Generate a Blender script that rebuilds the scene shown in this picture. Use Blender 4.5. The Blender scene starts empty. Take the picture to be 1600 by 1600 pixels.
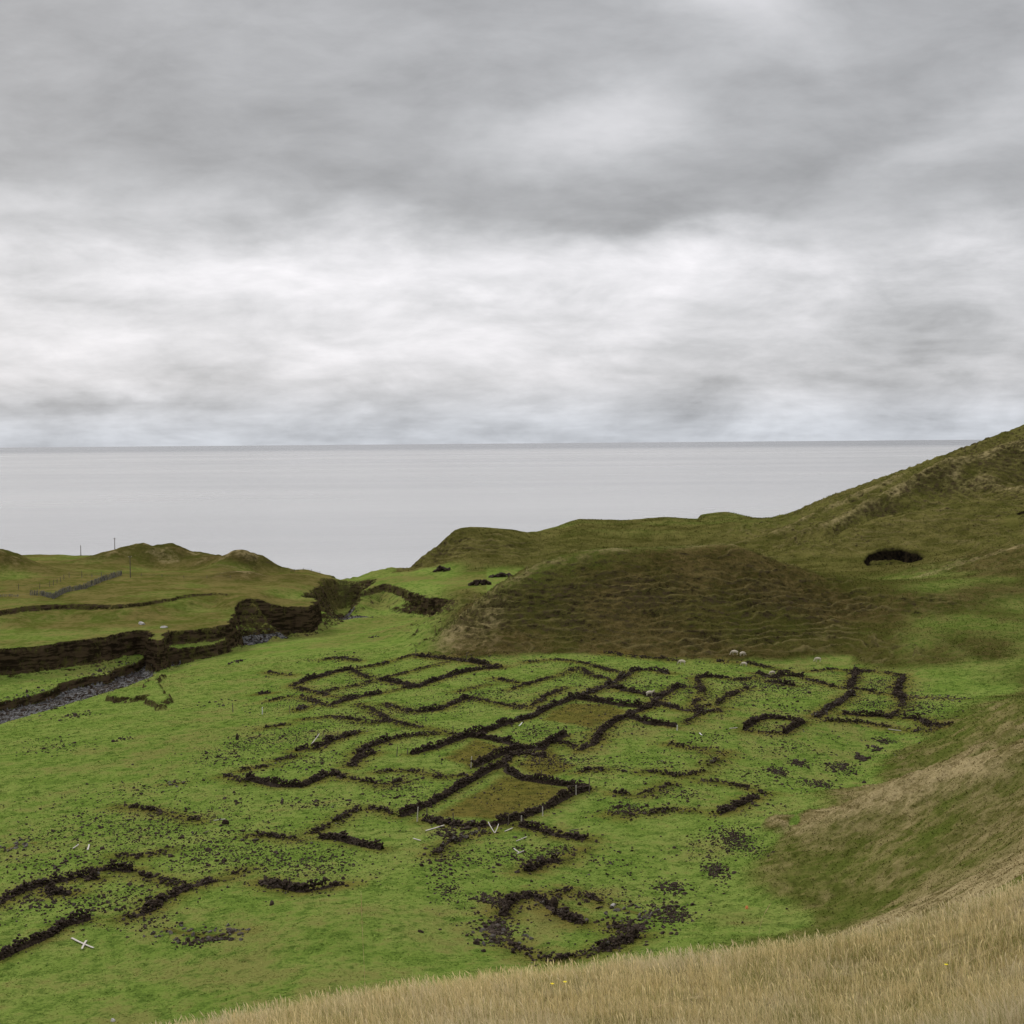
import bpy, math, random
import numpy as np
from mathutils import Matrix, Vector

# ------------------------------------------------------------------ scene, camera, sky, sun
SC = bpy.context.scene
COL = SC.collection
F = 2286.0            # focal length for a 1600 pixel wide picture
PITCH = math.radians(2.72)
ROLL = math.radians(-0.466)

cam_data = bpy.data.cameras.new("camera")
cam_data.sensor_width = 36.0
cam_data.lens = 36.0 * F / 1600.0
cam_data.clip_start = 0.1
cam_data.clip_end = 200000.0
cam = bpy.data.objects.new("camera", cam_data)
CAMM = Matrix.Rotation(math.radians(90) - PITCH, 4, 'X') @ Matrix.Rotation(ROLL, 4, 'Z')
cam.matrix_world = CAMM
COL.objects.link(cam)
SC.camera = cam
SC.view_settings.view_transform = 'Standard'
SC.view_settings.look = 'None'
SC.view_settings.exposure = 0.22
SC.view_settings.gamma = 1.0
SC.cycles.max_bounces = 5
SC.cycles.diffuse_bounces = 3
SC.cycles.glossy_bounces = 2
SC.cycles.transmission_bounces = 1
SC.cycles.use_adaptive_sampling = True
SC.cycles.adaptive_threshold = 0.015

SUN_EL = math.radians(34)
SUN_AZ = math.radians(-42)      # from straight ahead (+Y), negative = to the left

# ---- small expression helper for shader nodes
class E:
    def __init__(s, nt, sock): s.nt, s.s = nt, sock
    def _m(s, op, *a):
        n = s.nt.nodes.new('ShaderNodeMath'); n.operation = op
        for i, v in enumerate((s,) + a):
            if isinstance(v, E): s.nt.links.new(v.s, n.inputs[i])
            else: n.inputs[i].default_value = v
        return E(s.nt, n.outputs[0])
    def __add__(s, o): return s._m('ADD', o)
    __radd__ = __add__
    def __sub__(s, o): return s._m('SUBTRACT', o)
    def __rsub__(s, o): return (s * -1.0) + o
    def __mul__(s, o): return s._m('MULTIPLY', o)
    __rmul__ = __mul__
    def __truediv__(s, o): return s._m('DIVIDE', o)
    def pow(s, o): return s._m('POWER', o)
    def exp(s): return s._m('EXPONENT')
    def max(s, o): return s._m('MAXIMUM', o)
    def min(s, o): return s._m('MINIMUM', o)
    def abs(s): return s._m('ABSOLUTE')
    def sat(s): return s.max(0.0).min(1.0)
    def ss(s, a, b):
        n = s.nt.nodes.new('ShaderNodeMapRange'); n.interpolation_type = 'SMOOTHSTEP'
        s.nt.links.new(s.s, n.inputs['Value'])
        n.inputs['From Min'].default_value = a; n.inputs['From Max'].default_value = b
        return E(s.nt, n.outputs[0])
    def lin(s, a, b, c, d):
        n = s.nt.nodes.new('ShaderNodeMapRange')
        s.nt.links.new(s.s, n.inputs['Value'])
        n.inputs['From Min'].default_value = a; n.inputs['From Max'].default_value = b
        n.inputs['To Min'].default_value = c; n.inputs['To Max'].default_value = d
        return E(s.nt, n.outputs[0])

def comb(nt, x, y, z=0.0):
    n = nt.nodes.new('ShaderNodeCombineXYZ')
    for i, v in enumerate((x, y, z)):
        if isinstance(v, E): nt.links.new(v.s, n.inputs[i])
        else: n.inputs[i].default_value = v
    return n.outputs[0]

def noise(nt, vec, scale, detail=4.0, rough=0.55, dist=0.0, vscale=None):
    if vscale is not None:
        m = nt.nodes.new('ShaderNodeMapping'); nt.links.new(vec, m.inputs['Vector'])
        m.inputs['Scale'].default_value = vscale; vec = m.outputs[0]
    n = nt.nodes.new('ShaderNodeTexNoise'); nt.links.new(vec, n.inputs['Vector'])
    n.inputs['Scale'].default_value = scale; n.inputs['Detail'].default_value = detail
    n.inputs['Roughness'].default_value = rough; n.inputs['Distortion'].default_value = dist
    return E(nt, n.outputs['Fac'])

def mix(nt, fac, a, b, mode='MIX'):
    n = nt.nodes.new('ShaderNodeMix'); n.data_type = 'RGBA'; n.blend_type = mode
    if isinstance(fac, E): nt.links.new(fac.s, n.inputs[0])
    else: n.inputs[0].default_value = fac
    for sock, v in ((n.inputs[6], a), (n.inputs[7], b)):
        if isinstance(v, (tuple, list)): sock.default_value = (v[0], v[1], v[2], 1.0)
        else: nt.links.new(v, sock)
    return n.outputs[2]

def build_world():
    w = bpy.data.worlds.new("World"); SC.world = w; w.use_nodes = True
    nt = w.node_tree; nt.nodes.clear()
    out = nt.nodes.new('ShaderNodeOutputWorld')
    bg = nt.nodes.new('ShaderNodeBackground'); bg.inputs['Strength'].default_value = 0.1
    nt.links.new(bg.outputs[0], out.inputs[0])
    sky = nt.nodes.new('ShaderNodeTexSky'); sky.sky_type = 'NISHITA'; sky.sun_disc = False
    sky.sun_elevation = SUN_EL; sky.sun_rotation = SUN_AZ; sky.dust_density = 3.0
    tc = nt.nodes.new('ShaderNodeTexCoord')
    sep = nt.nodes.new('ShaderNodeSeparateXYZ'); nt.links.new(tc.outputs['Generated'], sep.inputs[0])
    x, y, z = (E(nt, o) for o in sep.outputs)
    zz = z.max(0.0) + 0.15
    px, py = x / zz, y / zz                       # a flat cloud deck seen in perspective
    deck = comb(nt, px, py)
    n1 = noise(nt, deck, 0.9, 5, 0.5, 0.3)
    n2 = noise(nt, deck, 2.6, 7, 0.55, 0.35, (0.9, 1.0, 1.0))
    n3 = noise(nt, deck, 8.0, 5, 0.6, 0.3)
    yy = y.abs().max(0.12)
    az, el = x / yy, z / yy
    U = 1.0 / F
    wob = noise(nt, comb(nt, az * 3.0, el * 5.0, 3.1), 2.2, 5, 0.55) - 0.5
    wob2 = noise(nt, comb(nt, az * 3.0, el * 6.0, 9.7), 2.6, 5, 0.55) - 0.5
    azw = az + wob * 0.13; elw = el + wob2 * 0.085
    def blob(cx, cy, rx, ry, amp, rot=0.0):
        a0, e0 = (cx - 800) * U, (690 - cy) * U
        dx, dy = azw - a0, elw - e0
        if rot:
            c, s_ = math.cos(math.radians(rot)), math.sin(math.radians(rot))
            dx, dy = dx * c + dy * s_, dy * c - dx * s_
        r2 = (dx * (1 / (rx * U))).pow(2.0) + (dy * (1 / (ry * U))).pow(2.0)
        return (r2 * -1.0).exp() * amp
    v = 0.515 + (n1 - 0.5) * 0.12 + (n3 - 0.5) * 0.06
    v = v + elw.ss(700 * U, 330 * U) * 0.0
    upper = elw.ss(260 * U, 400 * U)                # the darker deck overhead
    v = v - upper * 0.17
    puff = noise(nt, comb(nt, az * 8.0, el * 19.0, 0.7), 1.25, 7, 0.58, 0.4)      # broken lower cloud
    fine = noise(nt, comb(nt, az * 20.0, el * 60.0, 4.2), 1.1, 5, 0.6, 0.3)
    v = v + (n2 - 0.5) * (upper * -0.06 + 0.22)
    v = v + (puff - 0.5) * (upper * -0.27 + 0.46) + (fine - 0.5) * (upper * -0.14 + 0.20)
    v = v + blob(560, 420, 620, 70, 0.12)
    v = v + blob(1060, 440, 330, 70, 0.08)
    v = v + blob(60, 320, 130, 40, 0.12)
    v = v + blob(950, 190, 170, 55, 0.17, 15)
    v = v + blob(1150, 20, 150, 60, 0.14, -20)
    v = v + blob(1500, 230, 240, 50, 0.10, 25)
    v = v + blob(430, 545, 520, 50, 0.08)
    v = v - blob(980, 325, 240, 45, 0.07, -6)
    v = v - blob(250, 180, 520, 170, 0.03, -5)
    v = v - blob(1150, 300, 260, 45, 0.06, 18)
    v = v - blob(1560, 540, 260, 130, 0.10)
    v = v - blob(60, 615, 330, 22, 0.11)
    v = v - blob(760, 475, 110, 18, 0.07)
    v = v - blob(1400, 612, 500, 25, 0.06)
    v = v - blob(800, 668, 1500, 26, 0.05)
    # overhead and behind the camera the overcast is simply bright
    v = v + z.ss(0.32, 0.75) * 0.50
    val = v.max(0.10)
    warm = (v - 0.40) * 2.2
    ccol = mix(nt, warm.sat(), (0.97, 0.98, 1.01), (1.01, 0.98, 1.015))
    lowblue = el.ss(110 * U, 0.0)
    ccol = mix(nt, lowblue, ccol, (0.93, 0.975, 1.05))
    sc = nt.nodes.new('ShaderNodeVectorMath'); sc.operation = 'SCALE'
    nt.links.new(ccol, sc.inputs[0]); nt.links.new((val * 11.5).s, sc.inputs['Scale'])
    cover = mix(nt, 0.96, sky.outputs[0], sc.outputs[0])
    nt.links.new(cover, bg.inputs['Color'])
    return w
build_world()

sun = bpy.data.lights.new("sun", 'SUN'); sun.energy = 1.5; sun.angle = math.radians(12)
sun.color = (1.0, 0.965, 0.91)
sun_o = bpy.data.objects.new("sun", sun); COL.objects.link(sun_o)
_d = Vector((math.sin(SUN_AZ) * math.cos(SUN_EL), math.cos(SUN_AZ) * math.cos(SUN_EL), math.sin(SUN_EL)))
sun_o.rotation_euler = _d.to_track_quat('Z', 'Y').to_euler(); sun_o.location = (0, 0, 60)

# ------------------------------------------------------------------ picture <-> world
RM = np.array(CAMM.to_3x3())
def rays(px, py):
    px = np.asarray(px, float); py = np.asarray(py, float)
    v = np.stack([(px - 800) / F, (800 - py) / F, -np.ones_like(px * py * 1.0)], -1)
    return v @ RM.T
def at_z(px, py, z):
    r = rays(px, py); return r * (z / r[..., 2:3])
def at_d(px, py, d):
    r = rays(px, py); return r * (d / r[..., 1:2])

# ------------------------------------------------------------------ numpy noise
_rng = np.random.RandomState(7)
_P = _rng.permutation(512); _P = np.concatenate([_P, _P, _P])
_G = _rng.rand(1024) * 2 * np.pi; _GX, _GY = np.cos(_G), np.sin(_G)
def perlin(x, y):
    xi = np.floor(x).astype(np.int64); yi = np.floor(y).astype(np.int64)
    fx, fy = x - xi, y - yi
    u = fx * fx * fx * (fx * (fx * 6 - 15) + 10); v = fy * fy * fy * (fy * (fy * 6 - 15) + 10)
    def g(ix, iy, dx, dy):
        h = _P[_P[ix & 511] + (iy & 511)]
        return _GX[h] * dx + _GY[h] * dy
    a = g(xi, yi, fx, fy); b = g(xi + 1, yi, fx - 1, fy)
    c = g(xi, yi + 1, fx, fy - 1); d = g(xi + 1, yi + 1, fx - 1, fy - 1)
    return (a + u * (b - a)) + v * ((c + u * (d - c)) - (a + u * (b - a)))
def fbm(x, y, s, oct=4, rough=0.5, off=0.0):
    t = 0; a = 1; n = 0
    for i in range(oct):
        t = t + a * perlin(x / s + off + 17.3 * i, y / s - off + 9.1 * i); n += a
        a *= rough; s /= 2.03
    return t / n * 1.6
def sst(a, b, x):
    t = np.clip((x - a) / (b - a), 0, 1); return t * t * (3 - 2 * t)
# ------------------------------------------------------------------ lie of the land
SEA = -60.0
def ctrl():
    pts = []
    for px, py, z in [  # level ground: picture point and height
        (1550,1090,-35),(1500,1150,-35.4),(1300,1100,-36),(1100,1050,-36),(900,1032,-36.2),(700,1024,-36.5),
        (560,1012,-38),(690,965,-38.0),(600,985,-39.6),(620,968,-41.6),(660,962,-41.2),(695,955,-39.8),(450,1010,-39.8),(350,1038,-40),(270,1062,-40.0),
        (200,1110,-40.0),(50,1145,-40.0),(0,1200,-39),(-150,1300,-38),(0,1300,-37.8),(0,1400,-37),(0,1500,-36.5),
        (0,1600,-36),(-200,1600,-36.5),(400,1100,-38),(400,1200,-37),(400,1300,-36.5),(400,1400,-36),(300,1500,-35.8),
        (560,1430,-34.6),(600,1500,-34.6),(700,1430,-35.2),(250,1600,-35.2),(800,1200,-36.3),(800,1300,-36),(800,1380,-35.8),(900,1490,-35.2),
        (1000,1300,-36),(1100,1200,-36),(1200,1150,-36),(1100,1400,-35.8),(1200,1300,-35.8),(1200,1440,-34.6),(1050,1470,-35),
        (1380,1232,-35.6),(1240,1320,-35.6),(1450,1170,-35.4),
        (-150,1135,-42.2),(0,1105,-42.2),(80,1085,-42.3),(160,1065,-42.4),(230,1040,-42.5),(330,1011,-42.6),(430,990,-42.8),(510,975,-42.4)]:
        pts.append(at_z(px, py, z))
    for px, py, d in [  # slopes and crests: picture point and distance
        (640,888,425),(675,858,430),(715,829,436),(760,825,442),(850,830,450),(905,812,480),(980,811,485),(1040,808,488),
        (1095,812,490),(1135,806,498),(1190,809,500),(1240,799,485),(1300,773,465),(1400,738,455),(1500,700,445),(1600,662,435),(1750,600,425),
        (620,897,405),(700,903,392),(800,895,395),(690,880,412),(780,860,420),
        (1200,868,395),(1240,850,410),(1400,880,352),(1500,850,365),(1500,780,405),(1600,790,388),(1600,730,415),(1400,800,405),(1300,830,400),
        (1340,912,318),(1600,855,318),(1600,950,262),(1600,1080,203),(1450,930,272),(1400,1000,246),(1500,1000,240),(1350,960,268),(1500,1055,217),
        (1150,850,287),(1100,853,286),(1050,856,284),(1000,859,281),(940,862,278),(890,872,276),(850,886,274),(800,906,272),(760,930,271),
        (725,960,272),(700,985,275),(760,1018,250),(900,1024,247),(1100,1027,245),(1250,1027,245),(1350,1022,246),
        (1000,950,261),(1150,950,261),(850,960,262),(1250,945,266),(1200,867,289),(1270,890,293),(1320,905,303),
        (1600,1093,166),(1600,1150,142),(1450,1215,142),(1390,1238,149),(1240,1317,131),(1350,1280,127),(1500,1224,121),(1600,1197,116),
        (1600,1300,92),(1400,1350,106),(1340,1400,106),(1300,1445,101),(1600,1370,68),(1450,1400,87),(1500,1388,77),
        (330,1600,22),(-200,1720,19),(500,1562,23),(720,1524,24),(1000,1492,26),(1200,1472,28),(1400,1434,32),(1600,1394,37),(1800,1350,43)]:
        pts.append(at_d(px, py, d))
    def azd(px, d, z): return np.array([(px - 800) / F * d, d, z])
    for px, d, z in [
        (1100,335,-33.5),(900,335,-36.3),(780,330,-37.2),(1250,345,-31.5),(900,370,-36.5),(1050,370,-35.5),
        (200,50,-22.5),(720,50,-20.7),(1000,50,-20.2),(1200,50,-19.2),(1400,50,-17.7),(1600,50,-15.8),(-300,50,-23),
        (200,75,-33.0),(-300,75,-34),(400,75,-31.5),(800,75,-30.8),(1000,75,-29.8),(1200,75,-28.0),(1400,75,-25.2),
        (800,10,-4.7),(1200,10,-4.5),(400,10,-5.2),(1600,10,-4.3),(0,10,-5.8),(800,16,-6.7),(1300,17,-6.9),(1700,17,-6.4),(800,5,-3.1),(1500,24,-8.6),
        (0,270,-41.5),(0,300,-41.5),(0,350,-41.5),(0,450,-42),(200,300,-41.8),(200,400,-42),(400,340,-42),(400,430,-42.5),(-500,300,-41.5),(-500,450,-42),
        (520,375,-40.0),(540,400,-38.3),(540,430,-39.0),(505,425,-38.6),(600,385,-37.1),(590,415,-37.6),(650,370,-37.2),(720,350,-37.0),
        (2100,200,-22),(2100,300,-8),(2100,420,16),(2100,120,-14),(2100,60,-8),(2100,30,-6)]:
        pts.append(azd(px, d, z))
    # the camera's own hillside, all round it
    for X, Y, Z in [(0,0,-1.6),(14,0,1.2),(-14,2,-5.5),(0,-12,1.0)]:
        pts.append(np.array([X, Y, Z], float))
    return np.array(pts)
CP = ctrl()
def uv(X, Y):
    r = np.maximum(np.hypot(X, Y), 1.5)
    return np.stack([np.arctan2(X, np.maximum(Y, 1e-3) * 0 + Y), np.log(r)], -1)
def _tps_k(d2): return 0.5 * d2 * np.log(d2 + 1e-12)
def tps_fit(uvp, z, lam=2e-5):
    n = len(z); d2 = ((uvp[:, None] - uvp[None]) ** 2).sum(-1)
    A = np.zeros((n + 3, n + 3)); A[:n, :n] = _tps_k(d2) + lam * np.eye(n)
    A[:n, n] = 1; A[:n, n + 1:] = uvp; A[n, :n] = 1; A[n + 1:, :n] = uvp.T
    return np.linalg.solve(A, np.concatenate([z, np.zeros(3)]))
def tps_eval(w, uvp, q):
    out = np.empty(len(q)); n = len(uvp)
    for i in range(0, len(q), 20000):
        s = q[i:i + 20000]; d2 = ((s[:, None] - uvp[None]) ** 2).sum(-1)
        out[i:i + 20000] = _tps_k(d2) @ w[:n] + w[n] + s @ w[n + 1:]
    return out
_UVC = uv(CP[:, 0], CP[:, 1])
_keep = np.abs(_UVC[:, 0]) < 1.0
_UVC, _ZC = _UVC[_keep], CP[_keep, 2]
_W = tps_fit(_UVC, _ZC)
TH0, TH1, LR0, LR1 = math.radians(-42), math.radians(42), math.log(2.0), math.log(1000.0)
NT_, NR_ = 340, 640
_th = np.linspace(TH0, TH1, NT_); _lr = np.linspace(LR0, LR1, NR_)
_gq = np.stack(np.meshgrid(_th, _lr, indexing='ij'), -1).reshape(-1, 2)
BASE = tps_eval(_W, _UVC, _gq).reshape(NT_, NR_)
_r = np.exp(_lr)
_gt, _gl = np.gradient(BASE, _th[1] - _th[0], _lr[1] - _lr[0])
SLOPE = np.hypot(_gt, _gl) / _r[None]
def gsample(Gd, X, Y):
    q = uv(X, Y)
    a = np.clip((q[..., 0] - TH0) / (TH1 - TH0) * (NT_ - 1), 0, NT_ - 1.001)
    b = np.clip((q[..., 1] - LR0) / (LR1 - LR0) * (NR_ - 1), 0, NR_ - 1.001)
    i = a.astype(int); j = b.astype(int); fa = a - i; fb = b - j
    return (Gd[i, j] * (1 - fa) * (1 - fb) + Gd[i + 1, j] * fa * (1 - fb) + Gd[i, j + 1] * (1 - fa) * fb + Gd[i + 1, j + 1] * fa * fb)

def sdf_poly(X, Y, P):      # positive inside
    P = np.asarray(P, float); n = len(P)
    d = np.full(X.shape, 1e18); inside = np.zeros(X.shape, bool)
    for i in range(n):
        a, b = P[i], P[(i + 1) % n]
        ex, ey = b - a; wx, wy = X - a[0], Y - a[1]
        t = np.clip((wx * ex + wy * ey) / (ex * ex + ey * ey + 1e-12), 0, 1)
        d = np.minimum(d, (wx - ex * t) ** 2 + (wy - ey * t) ** 2)
        c = (a[1] <= Y) != (b[1] <= Y)
        with np.errstate(divide='ignore', invalid='ignore'):
            xi = a[0] + (Y - a[1]) / (ey if ey != 0 else 1e-12) * ex
        inside ^= c & (X < xi)
    d = np.sqrt(d)
    return np.where(inside, d, -d)
def dist_line(X, Y, P):
    d = np.full(X.shape, 1e18)
    for a, b in zip(P[:-1], P[1:]):
        a = np.asarray(a[:2], float); b = np.asarray(b[:2], float)
        ex, ey = b - a; wx, wy = X - a[0], Y - a[1]
        t = np.clip((wx * ex + wy * ey) / (ex * ex + ey * ey + 1e-12), 0, 1)
        d = np.minimum(d, (wx - ex * t) ** 2 + (wy - ey * t) ** 2)
    return np.sqrt(d)

def pz(l, z): return [tuple(at_z(x, y, z)[:2]) for x, y in l]
def pd(l): return [tuple(at_d(x, 800, d)[:2]) for x, d in l]
# terraces on the far side of the stream
B1 = (pz([(-500,1065),(-200,1034),(-60,1020),(0,1014),(40,1011),(85,1006),(125,1001),(160,995),(190,988),(214,985),(232,985),(238,992),(246,1001),(254,994),(262,984),(275,985),(300,983),(335,979),(358,974),(364,962),(368,953),(380,950),(400,948.5),(430,948),(455,946),(480,946)], -36)
      + [(-45.5,338),(-47.5,347),(-48.6,356),(-48.6,368),(-48.5,390),(-50,402),(-51,416),(-55,440),(-70,620),(-420,620),(-420,240)])
B1b = pz([(246,1012),(262,1014),(285,1012),(330,1007),(352,1001),(362,992),(372,985)], -39.0) + pz([(372,955),(240,975)], -36)
B0 = pz([(-300,1125),(-60,1103),(0,1096),(35,1089),(60,1083),(84,1075),(92,1067),(115,1061),(140,1056),(166,1054),(180,1044),(210,1035),(240,1022)], -41.2) + pz([(240,975),(-300,1005)], -36)
MD = (pz([(-500,985),(-200,965),(0,953),(30,948),(60,946),(115,943),(160,945),(200,944),(230,940),(262,935),(285,930),(300,927.5),(340,924),(372,925),(384,931)], -33.4)
      + pz([(400,926),(430,922),(455,914),(480,909),(496,905)], -34.8) + [(-50.5,385),(-51.5,400),(-56,425),(-62,445),(-75,620),(-420,620),(-420,240)])
BOWL = [(-15.4,352),(-20,359),(-23,363.5),(-25.8,368),(-28.5,375),(-31,380),(-34,385.5),(-37.5,381),(-40,375),(-41.5,366),(-41,356),(-34,351),(-25,348),(-18,346.5)]
GORGE = [(-47,347),(-41,350),(-42,372),(-42,382),(-41,388),(-40,393),(-40.5,398),(-44,401),(-47,399),(-48,390),(-46.5,378),(-45.5,366)]
BANKR = pz([(170,1086),(173,1077),(190,1074),(214,1079),(226,1072),(232,1062),(240,1048),(256,1050),(244,1062),(258,1082),(264,1098),(252,1112),(236,1104),(224,1090),(200,1092)], -39.6)
HOLE = [(86,353),(89,350),(94,349),(98,351),(100.5,356),(101,364),(98.5,370),(94,371.5),(90,368.5),(87,361)]
HOLE2 = [(127,372),(132,370),(139,371),(142,377),(138,384),(131,383),(127,378)]
COAST = pd([(-900,640),(-400,500),(0,463),(100,462),(200,448),(300,448),(350,436),(400,431),(440,430),(500,430),(530,430),(560,430),(600,430),(640,430),(680,434),(720,440),(760,446),(820,455),(850,470),(890,484),(980,489),(1040,492),(1095,496),(1190,503),(1240,490),(1300,470),(1400,460),(1500,450),(1600,440),(1800,430),(2200,430)]) + [(700, -400), (-900, -400)]
SKY_PX = np.array([-100, 0, 60, 100, 150, 180, 240, 300, 340, 370, 400, 440, 480, 510, 530, 560, 580, 610, 640, 660, 680, 700, 720, 760, 800, 845, 870, 905, 980, 1040, 1090, 1100, 1140, 1190, 1240, 1300, 1400, 1500, 1600, 1800], float)
SKY_DZ = np.array([-0.29, -0.1, -0.08, -0.23, -0.42, -0.83, -2.76, -2.12, -0.29, -1.28, -2.49, -0.98, -0.17, -1.6, -2.46, -0.31, 0.88, 1.0, -0.9, -0.3, -0.9, -0.11, 0.36, 0.08, -0.35, -2.0, -1.61, 0.17, -0.45, 0.09, -0.11, 0.08, 0.5, -0.42, -0.88, 0.14, -0.34, -0.92, -2.41, -2.4])
BEDL = [tuple(at_z(x, y, z)[:2]) for x, y, z in [(-300,1190,-41.3),(-80,1132,-41.5),(0,1108,-41.5),(80,1090,-41.6),(150,1073,-41.7),(200,1053,-41.9),(250,1035,-42),(330,1011,-42.2),(390,999,-42.3),(450,988,-42.4)]] + [(-46.5,345),(-44,356),(-43,372)]
def bedw(x): return np.interp(x, [-100, -78, -62, -50, -44], [9.5, 9.0, 6.0, 3.6, 3.4])
FAR_RIBS = []
RIBS = ((pd([(1262, 132), (1350, 127), (1500, 121), (1600, 116), (1800, 110)]), 4.5, 1.9), (pd([(1430, 147), (1600, 143), (1800, 140)]), 4.0, 1.3))
# surface of the upper meadow
_mp = [at_z(x, y, z) for x, y, z in [(-200,965,-33.4),(0,953,-33.4),(115,944,-33.4),(300,928,-33.5),(380,924,-34.0),(450,914,-34.8),(500,903,-36.2),(0,905,-33.6),(200,892,-33.6),(330,897,-34.0),(100,920,-33.4)]]
_mp += [at_d(x, y, d) for x, y, d in [(450,889,425),(500,896,415),(0,869,455),(-200,868,470),(120,872,440),(160,868,440)]]
_mp = np.array(_mp); _muv = _mp[:, :2] / 100.0; _mw = tps_fit(_muv, _mp[:, 2], 1e-3)
def meadow_z(X, Y): return tps_eval(_mw, _muv, np.stack([X, Y], -1).reshape(-1, 2) / 100.0).reshape(X.shape)
def gpt(px, d): p = at_d(px, 800, d); return p[0], p[1]
DUNES = [(gpt(235, 432), 11, 10, 5.0), (gpt(285, 436), 11, 11, 3.2), (gpt(175, 425), 10, 8, 1.8), (gpt(372, 416), 6.5, 7, 4.2), (gpt(350, 402), 8, 7, 1.6), (gpt(404, 420), 6.5, 7, 4.6), (gpt(338, 425), 8, 9, 2.0),
         (gpt(-20, 385), 11, 12, 7.4), (gpt(372, 372), 7, 9, 2.2), (gpt(100, 405), 14, 6, 0.9), (gpt(60, 380), 10, 7, 0.6), (gpt(455, 380), 6, 12, 1.2)]
def wig(X, Y, s=3.2, a=1.2, o=0.0): return fbm(X, Y, s, 4, 0.6, o) * a

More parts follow.
